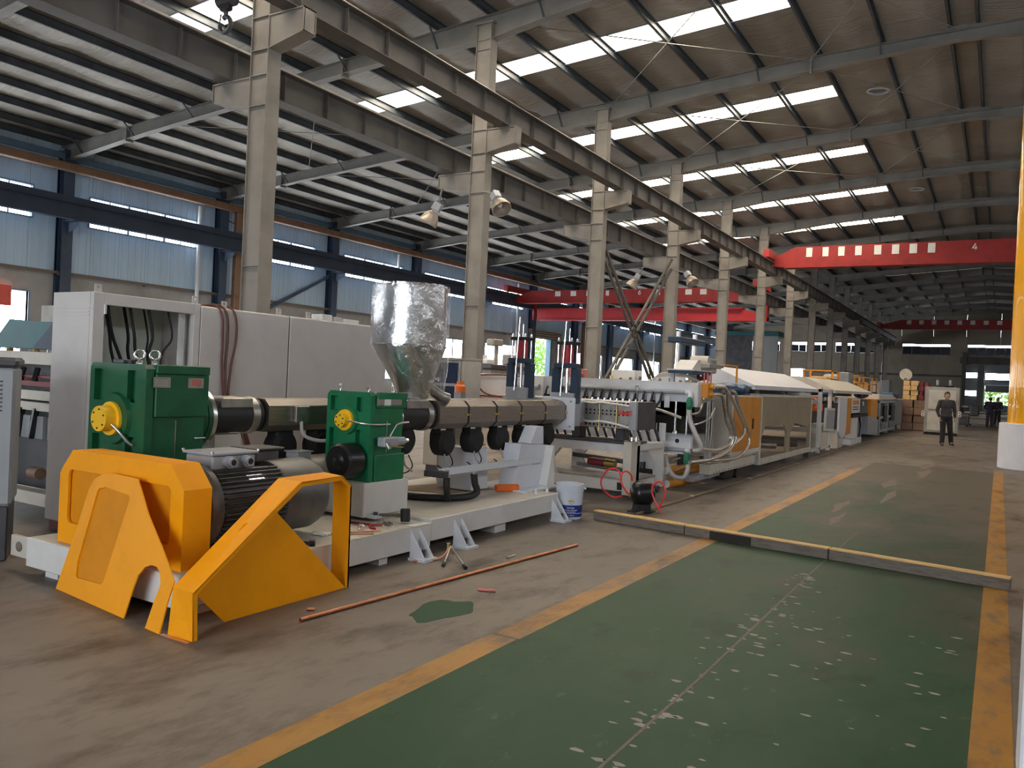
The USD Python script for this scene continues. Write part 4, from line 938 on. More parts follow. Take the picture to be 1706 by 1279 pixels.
hs.part('branch', tube([(-4.46, 6.33, .322), (-4.42, 6.25, .34), (-4.40, 6.20, .43), (-4.40, 6.19, .53)], .032, 12, 8), 'rubber', smooth=50)
hs.part('hose_end', cyl((-4.355, 6.58, .545), (-4.355, 6.58, .562), .02, 12), 'steel_bright')
cp = Thing('card_sheet', 'brown cardboard sheet lying on the long white base under the barrel', 'sheet', (-4.9, 6.9, .287))
cp.part('sheet', prism_z([(-5.46, 6.55), (-4.76, 6.72), (-4.62, 7.38), (-5.2, 7.6)], .2872, .292), 'card')
ob = Thing('orange_block', 'bright orange plastic block on the long white base', 'block', (-4.45, 7.37, .287))
ob.part('block', obx((-4.45, 7.37, .325), (.27, .07, .075), np.array([(.556, -.83, 0), (.83, .556, 0), (0, 0, 1)]), .012), 'orange_plastic')

# --- hopper wrapped in film
hpx, hpy = -4.86, 6.12
ho = Thing('hopper', 'stainless steel material hopper wrapped in cling film above the front barrel', 'hopper', (hpx, hpy, 1.25))
ho.part('drum', lathe([(0, .35), (.55, .35), (.552, .34), (.56, .0)], (hpx, hpy, 1.755), (0, 0, 1), 48), 'steel_bright', smooth=30)
ho.part('rim', [ring_of((hpx, hpy, 2.312), (0, 0, 1), .352, .008, 48, 6), ring_of((hpx, hpy, 1.757), (0, 0, 1), .352, .007, 48, 6)], 'steel_bright', smooth=40)
# cone drawn towards the feed throat
n = 40; rings = []
for k, (tt) in enumerate(np.linspace(0, 1, 7)):
    r = .35 * (1 - tt) + .13 * tt; c = np.array([hpx, hpy, 1.755]) * (1 - tt) + np.array([-4.76, 6.10, 1.26]) * tt
    rings.append([c + np.array([r * math.cos(a), r * math.sin(a), 0]) for a in np.linspace(0, 2 * math.pi, n, endpoint=False)])
V = np.array(rings).reshape(-1, 3); F = []
for k in range(6):
    for i in range(n): a, b3 = k * n + i, k * n + (i + 1) % n; F += [(a, b3 + n, b3), (a, a + n, b3 + n)]
ho.part('cone', (V, np.array(F)), 'steel_bright', smooth=True)
ho.part('neck', [bx(-4.88, -4.64, 5.9, 6.14, 1.24, 1.27, .004)], 'steel_dull')
ho.part('discharge_pipe', tube([(-4.72, 6.28, 1.36), (-4.66, 6.38, 1.29), (-4.62, 6.46, 1.262)], .055, 14, 5), 'steel_dull', smooth=40)
# film: rumpled skin around drum and cone
th = np.linspace(0, 2 * math.pi, 97)[:-1]; zz = np.concatenate([np.linspace(2.33, 1.74, 22), np.linspace(1.72, 1.30, 18)])
V = []
for z in zz:
    if z > 1.74: r = np.full(96, .362); c = (hpx, hpy)
    else:
        t0 = (1.74 - z) / .48; r = np.full(96, .365 * (1 - t0) + .17 * t0); c = (hpx * (1 - t0) - 4.72 * t0, hpy * (1 - t0) + 6.16 * t0)
        r = r * (1 + .18 * t0 * np.cos(th - .9))
    P3 = np.stack([np.cos(th) * 4, np.sin(th) * 4, np.full(96, z * 5)], 1)
    r = r + (meshkit.fbm(P3, 4, 3) - .45) * (.045 if z > 1.74 else .06) + .006
    r = np.maximum(r, .356) if z > 1.75 else r
    V.append(np.stack([c[0] + r * np.cos(th), c[1] + r * np.sin(th), np.full(96, z)], 1))
m_ = len(zz); V = np.vstack(V); F = []
for k in range(m_ - 1):
    for i in range(96): a, b3 = k * 96 + i, k * 96 + (i + 1) % 96; F += [(a, b3 + 96, b3), (a, a + 96, b3 + 96)]
ho.part('cling_film', (V, np.array(F)), 'wrap_film', label='clear wrinkled film', smooth=True)

# --- control cabinets
cb = Thing('control_cabinet', 'open-fronted white control cabinet with black cables hanging inside', 'cabinet', (-6.75, 4.47, 0))
X0, X1, Yc0, Yc1, Zc = -7.06, -6.47, 3.95, 5.0, 2.05
cb.part('side_panel', bx(X0, X1 - .051, Yc0, Yc0 + .02, .09, Zc), 'cabinet_white')
cb.part('louvre', [bx(X0 + .06, X1 - .06, Yc0 - .004, Yc0, Zc - .14 - i * .03, Zc - .13 - i * .03) for i in range(3)], 'cabinet_white')
cb.part('back_panel', bx(X0, X0 + .02, Yc0 + .02, Yc1, .09, Zc), 'cabinet_inside')
cb.part('top_panel', bx(X0, X1 - .051, Yc0 + .021, Yc1, Zc - .02, Zc), 'cabinet_white')
cb.part('bottom_panel', bx(X0 + .021, X1 - .051, Yc0 + .021, Yc1, .09, .12), 'cabinet_white')
cb.part('front_frame', [bx(X1 - .05, X1, Yc0 + .0, Yc0 + .10, .09, Zc, .004), bx(X1 - .05, X1, Yc1 - .07, Yc1, .09, Zc, .004), bx(X1 - .05, X1, Yc0 + .1, Yc1 - .07, Zc - .10, Zc, .004)], 'cabinet_white')
cb.part('punched_rail', [bx(X1 - .16, X1 - .14, Yc1 - .12, Yc1 - .06, .12, Zc - .1)] + [bx(X1 - .138, X1 - .134, Yc1 - .10, Yc1 - .08, z, z + .012) for z in np.arange(.9, 1.9, .035)], 'paper')
cb.part('hinge', [cyl((X1 + .01, Yc0 + .1, Zc - .18), (X1 + .01, Yc0 + .1, Zc - .10), .012, 8)], 'steel_bright')
for y in (Yc0 + .05, Yc1 - .05): cb.part('lifting_lug', prism_x(Polygon([(y - .03, Zc), (y + .03, Zc), (y + .03, Zc + .07), (y - .03, Zc + .07)]).difference(sbox(y - .01, Zc + .035, y + .01, Zc + .055)), X1 - .03, X1 - .02), 'cabinet_white')
cb.part('plinth', bx(X0 + .02, X1 - .02, Yc0 + .03, Yc1, 0, .09), 'dark_red')
for i, (ya, yb2) in enumerate(((4.15, 4.40), (4.32, 4.42), (4.36, 4.52), (4.50, 4.56), (4.54, 4.60), (4.70, 4.74), (4.74, 4.66), (4.10, 4.30))):
    cb.part('cable', tube([(-6.60 - .3 * (i % 2), ya, Zc - .06), (-6.56 - .3 * (i % 2), ya + .03, 1.72), (-6.6 - .25 * (i % 2), (ya + yb2) / 2, 1.55), (-6.55 - .2 * (i % 2), yb2, 1.2), (-6.5 - .2 * (i % 2), yb2 + .02, .95)], .014 if i < 5 else .009, 8, 6), 'black_matte', smooth=50)
ccab = [('tall closed white cabinet next to the open one, three cables over its front', 5.0, 6.12), ('plain white cabinet at the right end of the cabinet row, cartons on top', 6.12, 7.72)]
for lab, a, b3 in ccab:
    t = Thing('control_cabinet', lab, 'cabinet', ((X0 + X1) / 2, (a + b3) / 2, 0))
    t.part('body', bx(X0, X1 - .025, a + .004, b3 - .004, .09, Zc - .01, .006), 'cabinet_white')
    t.part('door', bx(X1 - .022, X1, a + .008, b3 - .008, .11, Zc - .02, .006), 'cabinet_white')
    t.part('plinth', bx(X0 + .02, X1 - .04, a + .01, b3 - .01, 0, .09), 'dark_red')
    for y in (a + .3, b3 - .12): t.part('lifting_lug', prism_x(Polygon([(y - .03, Zc - .01), (y + .03, Zc - .01), (y + .03, Zc + .06), (y - .03, Zc + .06)]).difference(sbox(y - .01, Zc + .025, y + .01, Zc + .045)), X1 - .05, X1 - .04), 'cabinet_white')
for i, (y, y2, z2) in enumerate(((5.20, 5.27, .95), (5.26, 5.30, .95), (5.36, 5.32, .95))):
    single('control_cable', tube([(-6.7, y, Zc + .012), (-6.52, y, Zc + .012), (-6.45, y + .03, Zc - .08), (-6.452, y + .05, 1.75), (-6.452, (y + y2) / 2 + .02, 1.45), (-6.40, y2, 1.1), (-6.15, y2, z2 - .1), (-5.9, y2, .3)], .011, 8, 8), 'cable_brown', f'brown cable hanging over the closed white cabinet front, {["leftmost", "middle", "rightmost"][i]} of three', 'cable', 'cables over the closed cabinet', smooth=50)
for i, (y, w_, h_, lab) in enumerate(((6.75, .16, .07, 'small white carton on the cabinet row, leftmost'), (6.93, .12, .055, 'small grey carton on the cabinet row, middle'), (7.15, .26, .045, 'flat white carton on the cabinet row, rightmost'))):
    single('carton', bx(-6.72, -6.55, y - w_ / 2, y + w_ / 2, Zc - .008, Zc - .008 + h_, .004), 'paper' if i != 1 else 'cabinet_white', lab, 'carton')

# --- things lying about on the low base
Zt = .2625
ml = Thing('mallet', 'black rubber mallet with a dark wooden handle on the low white base', 'mallet', (-4.2, 5.2, Zt))
ml.part('head', lathe([(0, .034), (.008, .04), (.10, .04), (.108, .034)], (-4.14, 5.27, Zt + .012), (-.1, .05, 1), 20), 'rubber', smooth=30)
ml.part('handle', tube([(-4.14, 5.27, Zt + .07), (-4.27, 5.24, Zt + .055), (-4.37, 5.21, Zt + .045)], .014, 10, 4), 'wood_grey', smooth=50)
pt = Thing('pliers', 'open pliers with dark red handles lying on the low white base', 'pliers', (-4.3, 4.98, Zt))
pt.part('jaw', [bar((-4.25, 4.98, Zt + .012), (-4.18, 5.03, Zt + .012), .03, .012, .003)], 'red_tool')
pt.part('handle', [tube([(-4.25, 4.98, Zt + .012), (-4.34, 4.95, Zt + .014), (-4.44, 4.94, Zt + .012)], .010, 8, 4)], 'dark_red', smooth=50)
pt.part('handle', [tube([(-4.25, 4.98, Zt + .012), (-4.20, 4.90, Zt + .012), (-4.12, 4.87, Zt + .010)], .010, 8, 4)], 'red_tool', smooth=50)
for i, (a, b3) in enumerate((((-4.24, 4.50), (-4.02, 4.74)), ((-4.22, 4.62), (-4.05, 4.86)))):
    single('copper_rod', cyl((*a, Zt + .008), (*b3, Zt + .008), .007, 8), 'copper_pale', ['copper rod at the edge of the low white base, nearer one', 'copper rod on the low white base beside the pliers'][i], 'rod', smooth=40)
single('pipe_fitting', [ring_of((-4.2, 4.80, Zt + .02), (.6, -.8, .1), .02, .008, 18, 8), cyl((-4.2, 4.8, Zt + .02), (-4.27, 4.86, Zt + .02), .014, 12)], 'steel_bright', 'small bright pipe fitting between the pliers and the copper rods', 'fitting', smooth=40)
sc = Thing('screw_pile', 'small pile of loose steel screws next to the mallet', 'screws', (-4.16, 5.12, Zt), kind='stuff')
q = []
for i in range(26):
    c = np.array([-4.19 + rng.normal(0, .03), 5.10 + rng.normal(0, .028), Zt + .006 + abs(rng.normal(0, .006))]); d = rng.normal(0, 1, 3); d[2] *= .3; d /= np.linalg.norm(d)
    q += [cyl(c, c + d * .03, .004, 6), cyl(c, c + d * .006, .008, 6)]
sc.part('screws', q, 'steel_dull', kind='stuff')
single('paper_slip', bx(-4.06, -3.985, 5.20, 5.42, Zt, Zt + .0025), 'paper', 'white printed paper slip at the end of the low white base', 'paper')
bl = Thing('black_knob', 'black knob and clear cap lying on the low white base behind the strip guard', 'knob', (-4.1, 4.1, Zt))
bl.part('knob', [cyl((-4.12, 4.08, Zt + .02), (-4.07, 4.12, Zt + .02), .014, 12), cyl((-4.07, 4.12, Zt + .022), (-4.04, 4.145, Zt + .022), .022, 14)], 'black_plastic', smooth=40)
bl.part('cap', lathe([(0, .018), (.012, .02)], (-4.13, 4.02, Zt), (0, 0, 1), 14), 'paper', smooth=40)
gl = Thing('work_glove', 'crumpled white cotton glove on the low white base', 'glove', (-4.3, 4.43, Zt))
c = m3.Manifold.batch_boolean([m3.Manifold.sphere(.035, 20).scale((1.2, 1.0, .45)).translate((-4.30, 4.43, Zt + .014))] + [m3.Manifold.batch_hull([m3.Manifold.sphere(.011, 12).translate((-4.28 + dx, 4.44 + dy, Zt + .012)), m3.Manifold.sphere(.009, 12).translate((-4.24 + 1.6 * dx, 4.46 + 2.2 * dy, Zt + .010))]) for dx, dy in ((0, .02), (.012, .008), (.014, -.006), (.008, -.02), (-.04, -.025))], m3.OpType.Add)
gl.part('glove', c, 'paper', smooth=60)

# --- on the floor in front
single('copper_pipe', cyl((-3.475, 3.47, .013), (-3.225, 6.62, .013), .012, 12), 'copper', 'long thin copper pipe lying on the concrete before the machine', 'pipe', smooth=40)
single('pipe_offcut', tube([(-3.066, 4.752, .011), (-3.0, 4.77, .011), (-2.953, 4.805, .011)], .010, 10, 4), 'pink_pipe', 'short pinkish copper offcut lying alone on the concrete', 'pipe offcut', smooth=40)
single('pipe_offcut', cyl((-3.61, 3.66, .010), (-3.575, 3.69, .010), .010, 10), 'copper', 'tiny copper offcut near the end of the long pipe', 'pipe offcut', smooth=40)
single('steel_bolt', [cyl((-3.435, 5.753, .01), (-3.434, 5.87, .01), .006, 8), cyl((-3.435, 5.74, .011), (-3.435, 5.756, .011), .011, 6)], 'steel_dull', 'single steel bolt on the concrete beside the long copper pipe', 'bolt', smooth=40)
to = Thing('gas_torch', 'brass torch on two rubber-tipped legs with a copper hose, on the floor', 'torch', (-3.75, 5.35, 0))
to.part('hose', tube([(-3.93, 5.12, .008), (-3.86, 5.22, .008), (-3.80, 5.32, .02), (-3.80, 5.40, .06), (-3.83, 5.46, .095)], .010, 8, 6), 'copper_pale', smooth=50)
to.part('head', [cyl((-3.83, 5.46, .085), (-3.83, 5.46, .115), .018, 12), cyl((-3.80, 5.44, .08), (-3.75, 5.42, .05), .014, 10)], 'brass')
for e in ((-3.655, 5.15, .012), (-3.475, 5.20, .012)):
    l_ = to.part('leg', cyl((-3.81, 5.46, .09), e, .009, 8), 'steel_dull'); to.part('rubber_tip', cyl(np.array(e) + (np.array((-3.81, 5.46, .09)) - e) * .12, e, .015, 10), 'rubber', parent=l_)
bk_ = Thing('paint_bucket', 'white plastic paint bucket with a blue label on the floor', 'bucket', (-3.98, 7.93, 0))
Bx, By = -3.98, 7.93
bk_.part('pail', lathe([(0, .132), (.006, .137), (.30, .146), (.30, .153), (.312, .153), (.312, .147), (.33, .148), (.33, .156), (.342, .156), (.342, .15), (.372, .152), (.378, .148), (.378, .135), (.36, .13)], (Bx, By, 0), (0, 0, 1), 48), 'bucket_white', smooth=30)
bk_.part('label_band', lathe([(.028, .1395), (.155, .1435)], (Bx, By, 0), (0, 0, 1), 48), 'bucket_blue', smooth=30)
bk_.part('label_line', lathe([(.066, .1418), (.070, .142)], (Bx, By, 0), (0, 0, 1), 48), 'label_ink', smooth=30)
face = math.atan2(-By, -Bx)
def on_pail(mesh, z, m, name, off=.1445):
    v = np.array(mesh.vertices); w = (v[:, 0].min() + v[:, 0].max()) / 2
    a = face + .12 + (v[:, 0] - w) / .142; r = off + v[:, 2]
    bk_.part(name, (np.stack([Bx + r * np.cos(a), By + r * np.sin(a), z + v[:, 1]], 1), np.array(mesh.faces)), m)
on_pail(meshkit.text_mesh('Powder Adhesive', .013, .002), .098, 'label_ink', 'label_text')
on_pail(meshkit.text_mesh('COATING', .012, .002, bold=True), .122, 'label_ink', 'label_text')
on_pail(meshkit.text_mesh('Coat Material', .013, .002), .078, 'label_ink', 'label_text')
on_pail(meshkit.text_mesh('Long Zhong', .010, .002), .043, 'label_ink', 'label_text')
on_pail(meshkit.text_mesh('DE-LE', .010, .002, bold=True), .166, 'bucket_blue', 'label_text', .1455)
lg = []
for k, (dx, dz, s) in enumerate(((-.022, 0, 1), (0, .012, 1.3), (.022, 0, 1))):
    lg.append(trimesh.Trimesh(*prism_z([(dx - .016 * s, dz * 0), (dx, .03 * s), (dx + .016 * s, 0), (dx + .006, .006), (dx, .014), (dx - .006, .006)], 0, .002), process=False))
on_pail(trimesh.util.concatenate(lg), .186, 'logo_gold', 'label_emblem', .1455)
bk_.part('handle_ear', [cyl((Bx + .14, By + .05, .33), (Bx + .165, By + .06, .33), .012, 10)], 'bucket_white')
bk_.part('inside', lathe([(.345, .134), (.35, .134)], (Bx, By, 0), (0, 0, 1), 32), 'box_grey')
# wooden beam in three lengths
for i, (a, b3, lab) in enumerate((((-3.72, 8.06), (-2.66, 7.94), 'squared timber by the black air tank, left length of the floor barrier'), ((-2.65, 7.935), (-1.26, 7.77), 'squared timber with a black oil patch, middle length of the floor barrier'), ((-1.25, 7.768), (.135, 7.575), 'squared timber crossing the right yellow line, right length of the floor barrier'))):
    t = Thing('timber', lab, 'timber', ((a[0] + b3[0]) / 2, (a[1] + b3[1]) / 2, 0))
    d = np.array([b3[0] - a[0], b3[1] - a[1], 0]); L_ = np.linalg.norm(d); d /= L_; R = np.stack([d, np.array([-d[1], d[0], 0]), (0, 0, 1)], 1)
    c = np.array([(a[0] + b3[0]) / 2, (a[1] + b3[1]) / 2, 0])
    t.part('beam', obx(c + (0, 0, .046), (L_, .10, .092), R, .006), 'wood_grey')
    t.part('top_board', obx(c + (0, 0, .097), (L_, .10, .012), R, .003), 'wood_new')
    if i == 1: t.part('oil_patch', obx(c - d * .22 - R[:, 1] * .051 + (0, 0, .045), (.42, .002, .08), R), 'oil_dark')
    if i == 0: t.part('board_end', obx(c + d * .2 + R[:, 1] * .02 + (0, 0, .104), (.5, .05, .004), R), 'wood_new')
# black air tank with red hoses
tk = Thing('air_tank', 'round black air tank with looped red hoses standing on the floor', 'tank', (-3.56, 8.95, 0))
tk.part('vessel', lathe([(0, .02), (.012, .08), (.045, .125), (.09, .145), (.20, .145), (.245, .125), (.278, .08), (.29, .02)], (-3.66, 8.87, .215), (.78, .62, 0), 32), 'black_plastic', smooth=40)
tk.part('stand', [prism([(-.13, 0), (.13, 0), (.085, .10), (-.085, .10)], .16, (-3.54 + .05, 8.96 + .06, 0), ((.62, -.78, 0), (0, 0, 1))), bx(-3.68, -3.42, 8.83, 9.09, 0, .008)], 'black_matte')
for L in ([(-3.775, 8.9, .162), (-3.90, 8.9, .135), (-4.03, 8.9, .22), (-4.056, 8.9, .32), (-4.0, 8.9, .43), (-3.914, 8.9, .474), (-3.83, 8.9, .45), (-3.80, 8.9, .36)],
          [(-3.642, 8.86, .187), (-3.69, 8.82, .23), (-3.75, 8.8, .33), (-3.775, 8.85, .425), (-3.74, 8.9, .46), (-3.69, 8.93, .42), (-3.68, 8.95, .35)],
          [(-3.271, 8.9, .02), (-3.36, 8.9, .14), (-3.41, 8.9, .266), (-3.38, 8.9, .35), (-3.32, 8.9, .382), (-3.26, 8.9, .33), (-3.245, 8.9, .25), (-3.29, 8.9, .12), (-3.33, 8.9, .05)]):
    tk.part('red_hose', tube(L, .011, 8, 8), 'red_hose', smooth=50)
tk.part('valve', [cyl((-3.66, 8.84, .195), (-3.64, 8.80, .19), .014, 10)], 'brass')
# far-left grey cabinet and the second machine line behind it
gc = Thing('grey_cabinet', 'grey cabinet with a dark domed cap at the far left edge', 'cabinet', (-6.3, 3.0, 0))
ang = math.atan2(.85, .53); Rg = np.array([(math.cos(ang), -math.sin(ang), 0), (math.sin(ang), math.cos(ang), 0), (0, 0, 1)])
cg0 = np.array([-6.07, 3.16, 0]) - Rg[:, 0] * .36 + Rg[:, 1] * .26
gc.part('body', obx(cg0 + (0, 0, .90), (.70, .50, 1.0), Rg, .02), 'chute_grey')
gc.part('cap', obx(cg0 + (0, 0, 1.435), (.73, .53, .075), Rg, .035), 'steel_dark')
gc.part('base', obx(cg0 + (0, 0, .20), (.67, .48, .40), Rg, .01), 'steel_dark')
for i in range(8): gc.part('vent_slot', obx(cg0 - Rg[:, 1] * .252 + Rg[:, 0] * .12 + (0, 0, 1.30 - i * .03), (.3, .006, .012), Rg), 'steel_dark')
# ================================================================== screen changers, die, calibrator
def screen_changer(x, y, zc, zt, lab, s=1.0):
    t = Thing('screen_changer', lab, 'hydraulic screen changer', (x, y, .9))
    t.part('body', bx(x - .16 * s, x + .16 * s, y - .02, y + .20, .93, zc - .32, .006), 'box_grey')
    for k, w in ((-.13, .05), (.13, .045)):
        t.part('upright', bx(x + k * s - w * s, x + k * s + w * s, y + .02, y + .14, zc - .45, zc - .01, .006), 'navy_paint')
    t.part('lower_plate', bx(x - .14 * s, x + .14 * s, y - .02, y + .18, zc - .01, zc + .05, .004), 'navy_paint')
    t.part('cylinder', cyl((x, y + .08, zc + .05), (x, y + .08, zt - .04), .075 * s, 24), 'crane_red_bright', smooth=30)
    t.part('upper_plate', bx(x - .115 * s, x + .115 * s, y - .02, y + .18, zt - .04, zt, .004), 'black_matte')
    for kx in (-.09, .09):
        for ky in (0, .16): t.part('tie_rod', [cyl((x + kx * s, y + ky, zc + .04), (x + kx * s, y + ky, zt + .045), .010, 8), cyl((x + kx * s, y + ky, zt), (x + kx * s, y + ky, zt + .03), .017, 6)], 'steel_bright')
    t.part('piston_rod', cyl((x + .01, y + .08, zc - .33), (x + .01, y + .08, zc), .018, 10), 'steel_bright')
    t.part('guide_rod', cyl((x - .02, y - .03, zc - .36), (x + .02, y - .03, zt + .25), .009, 8), 'steel_bright')
    t.part('guide_rod', cyl((x + .075, y - .03, zt - .0), (x + .075, y - .03, zt + .16), .007, 8), 'steel_bright')
    return t
screen_changer(-5.27, 8.86, 1.70, 2.02, 'hydraulic screen changer with a red cylinder, left one of the two')
screen_changer(-4.67, 8.98, 1.66, 1.98, 'hydraulic screen changer with a red cylinder, right one of the two')
die = Thing('sheet_die', 'wide steel sheet die with two rows of bolt holes and white cables', 'die', (-4.95, 9.9, .9))
die.part('body', bx(-5.95, -4.03, 9.62, 10.25, .905, 1.258, .008), 'steel_dull')
die.part('end_plate', bx(-4.03, -3.935, 9.60, 9.66, .90, 1.262, .004), 'box_grey'); die.part('end_block', bx(-4.03, -3.935, 9.66, 10.28, .90, 1.262, .006), 'steel_dark')
for r, (z, nn, r_) in enumerate(((1.228, 12, .018), (1.13, 12, .013), (1.085, 12, .013), (.945, 12, .016))):
    for i in range(nn):
        x = -4.70 + i * .058
        die.part('bolt_hole', cyl((x, 9.617, z), (x, 9.62, z), r_, 8), 'black_matte')
die.part('mount_block', bx(-4.82, -4.66, 9.3, 9.62, .95, 1.22, .006), 'box_grey')
for z, dz in ((1.235, -.03), (.99, -.055)):
    die.part('white_cable', tube([(-4.74, 9.59, z), (-4.55, 9.575, z - .012), (-4.42, 9.57, z + .0), (-4.3, 9.575, z - .01), (-4.18, 9.57, z + dz * .5), (-4.02, 9.575, z + dz)], .014, 8, 6), 'paper', smooth=50)
for x in (-4.44, -4.20): die.part('brass_conduit', cyl((x, 9.585, 1.22), (x, 9.585, .88), .008, 8), 'brass')
for i in range(6): die.part('red_wire', tube([(-4.8, 9.45, 1.18 - i * .04), (-4.72, 9.5, 1.17 - i * .05), (-4.66, 9.58, 1.12 - i * .035)], .007, 6, 5), 'red_hose')
for i in range(4): die.part('red_wire', tube([(-4.17, 9.585, 1.14 - .01 * i), (-4.08, 9.56, 1.13 - .012 * i), (-3.98, 9.57, 1.15 - .02 * i)], .005, 6, 5), 'red_hose')
for i in range(9): die.part('lip_bolt', cyl((-4.7 + i * .09, 9.9, 1.258), (-4.7 + i * .09, 9.9, 1.29), .014, 8), 'steel_bright')
die.part('leg', [bx(x - .06, x + .06, 9.95, 10.15, .73, .906, .004) for x in (-5.6, -4.95, -4.3)], 'steel_dark')
die.part('die_lip', bx(-5.9, -4.05, 10.25, 10.4, .99, 1.16, .01), 'steel_bright')
# die cart: octagonal-opening frame in front
fr_ = Thing('die_cart', 'white frame with an eight-sided opening under the sheet die', 'frame', (-4.7, 10.0, 0))
outer = sbox(-5.42, .075, -4.0, .69); hole = Polygon([(-5.28, .40), (-5.14, .575), (-4.22, .585), (-4.12, .45), (-4.12, .21), (-5.18, .21)])
fr_.part('front_frame', prism_y(outer.difference(hole), 9.86, 9.95), 'white_paint')
fr_.part('corner_leg', bx(-4.11, -4.0, 9.66, 9.95, .06, .745, .004), 'cream_paint'); fr_.part('corner_leg', bx(-5.44, -5.34, 9.8, 9.95, .06, .66, .004), 'cream_paint')
fr_.part('top_rail', bx(-4.11, -4.0, 9.95, 10.8, .62, .70, .004), 'white_paint'); fr_.part('top_rail', bx(-5.42, -5.3, 9.95, 10.8, .62, .70), 'white_paint')
fr_.part('rear_frame', prism_y(outer.difference(hole.buffer(-.02)), 10.8, 10.85), 'white_paint')
fr_.part('dark_channel', bx(-5.4, -4.05, 9.9, 10.3, .69, .73), 'steel_dark')
fr_.part('cross_tube', [bar((-5.2, 10.4, .45), (-4.2, 10.6, .38), .06, .06), bar((-5.2, 10.6, .30), (-4.2, 10.3, .30), .09, .05)], 'steel_dark')
fr_.part('bottom_rail', bx(-5.38, -4.1, 10.0, 10.78, .09, .2, .004), 'white_paint'); fr_.part('tray', bx(-5.4, -4.1, 9.96, 10.8, .2, .23), 'steel_dull')
fr_.part('end_socket', [bx(-4.23, -4.112, 9.74, 9.86, .10, .22, .004)], 'cream_paint'); fr_.part('socket_bore', bx(-4.21, -4.125, 9.736, 9.741, .11, .205), 'black_matte')
fr_.part('motor_red', [cyl((-4.85, 10.2, .40), (-4.6, 10.2, .39), .055, 18)], 'dark_red'); fr_.part('gear_unit', cyl((-4.6, 10.2, .39), (-4.45, 10.2, .385), .06, 16), 'brass')
fr_.part('wheel', [cyl((x - .03, y, .045), (x + .03, y, .045), .045, 16) for x in (-5.35, -4.06) for y in (10.1, 10.75)], 'steel_dark')
fr_.part('jack', [bx(-4.14, -3.96, 9.74, 9.86, .735, .755), cyl((-4.06, 9.8, .755), (-4.06, 9.8, .80), .016, 10), cyl((-4.0, 9.8, .755), (-4.0, 9.8, .81), .012, 10), cyl((-4.05, 9.79, .64), (-4.05, 9.79, .735), .03, 10)], 'steel_bright')

ca = Thing('calibrator', 'wide white vacuum calibrator with a long pipe and rows of curved hoses', 'calibrator', (-5.6, 11.6, 0))
ca.part('front_plate', bx(-7.5, -3.74, 11.28, 11.34, 1.265, 1.535, .004), 'white_cool')
ca.part('plate_top', bx(-7.5, -3.70, 11.28, 13.1, 1.535, 1.55), 'white_paint')
ca.part('end_box', bx(-3.80, -3.69, 11.26, 11.5, 1.20, 1.535, .006), 'white_paint')
ca.part('left_plate', bx(-7.52, -6.2, 11.24, 11.28, 1.10, 1.54, .004), 'white_paint')
ca.part('manifold_pipe', cyl((-6.0, 11.22, 1.405), (-3.86, 11.22, 1.405), .034, 16), 'chute_grey', smooth=40)
ca.part('pipe_elbow', tube([(-3.86, 11.22, 1.405), (-3.80, 11.22, 1.40), (-3.778, 11.2, 1.37), (-3.778, 11.18, 1.33)], .034, 12, 5), 'white_cool', smooth=40)
ca.part('manifold_pipe', cyl((-6.7, 11.20, 1.37), (-6.25, 11.20, 1.37), .045, 16), 'chute_grey', smooth=40)
ca.part('pipe_clip', [bx(-4.62, -4.56, 11.17, 11.2, 1.40, 1.47), bx(-4.60, -4.58, 11.16, 11.19, 1.28, 1.44)], 'steel_bright')
ca.part('top_tank', bx(-7.3, -3.8, 11.5, 12.1, 1.05, 1.26), 'steel_dark')
for i in range(16):
    x = -6.1 + i * .135
    if x > -4.2: break
    ca.part('curved_hose', tube([(x, 11.2, 1.385), (x + .015, 11.14, 1.34), (x + .01, 11.12, 1.27), (x - .03, 11.10, 1.20), (x - .05, 11.06, 1.15)], .018, 8, 5), 'black_plastic', smooth=50)
    ca.part('fin_plate', bx(x + .03, x + .11, 11.23, 11.25, 1.17, 1.345, .003), 'white_cool')
    ca.part('curved_hose', tube([(x + .02, 10.95, .95), (x + .03, 10.92, .86), (x + .07, 10.9, .78), (x + .10, 10.92, .68)], .018, 8, 5), 'black_plastic', smooth=50)
    ca.part('fin_plate', bx(x + .05, x + .15, 11.02, 11.04, .70, .95, .003), 'white_cool')
ca.part('lower_beam', prism_y(sbox(-4.55, .60, -3.76, .782).difference(sbox(-4.0, .68, -3.999, .681)), 11.26, 11.34), 'white_cool')
ca.part('beam_hole', cyl((-3.965, 11.252, .70), (-3.965, 11.26, .70), .03, 20), 'black_matte')
ca.part('beam_top', bx(-4.5, -3.74, 11.2, 12.3, .782, .80), 'chute_grey')
ca.part('lower_pipe', cyl((-5.5, 11.2, .575), (-3.82, 11.2, .575), .03, 14), 'chute_grey', smooth=40)
ca.part('pipe_elbow', tube([(-3.82, 11.2, .575), (-3.775, 11.2, .572), (-3.757, 11.18, .55)], .03, 12, 5), 'white_cool', smooth=40)
ca.part('gusset', prism_y([(-4.75, .56), (-4.22, .56), (-4.22, .25), (-4.45, .25)], 11.22, 11.26), 'white_cool')
ca.part('cross_rail', bx(-4.25, -3.85, 11.2, 11.26, .52, .55), 'white_cool')
ca.part('front_post', [bx(-4.25, -4.21, 11.2, 11.26, .03, .56), cyl((-4.23, 11.23, 0), (-4.23, 11.23, .04), .02, 10)], 'white_cool')
ca.part('black_unit', [bx(-4.75, -4.3, 11.2, 11.6, .0, .26, .02), cyl((-4.42, 11.18, .26), (-4.42, 11.18, .36), .02, 10)], 'black_matte')
ca.part('dark_side', bx(-4.5, -3.82, 11.5, 12.2, .80, 1.25), 'black_matte')
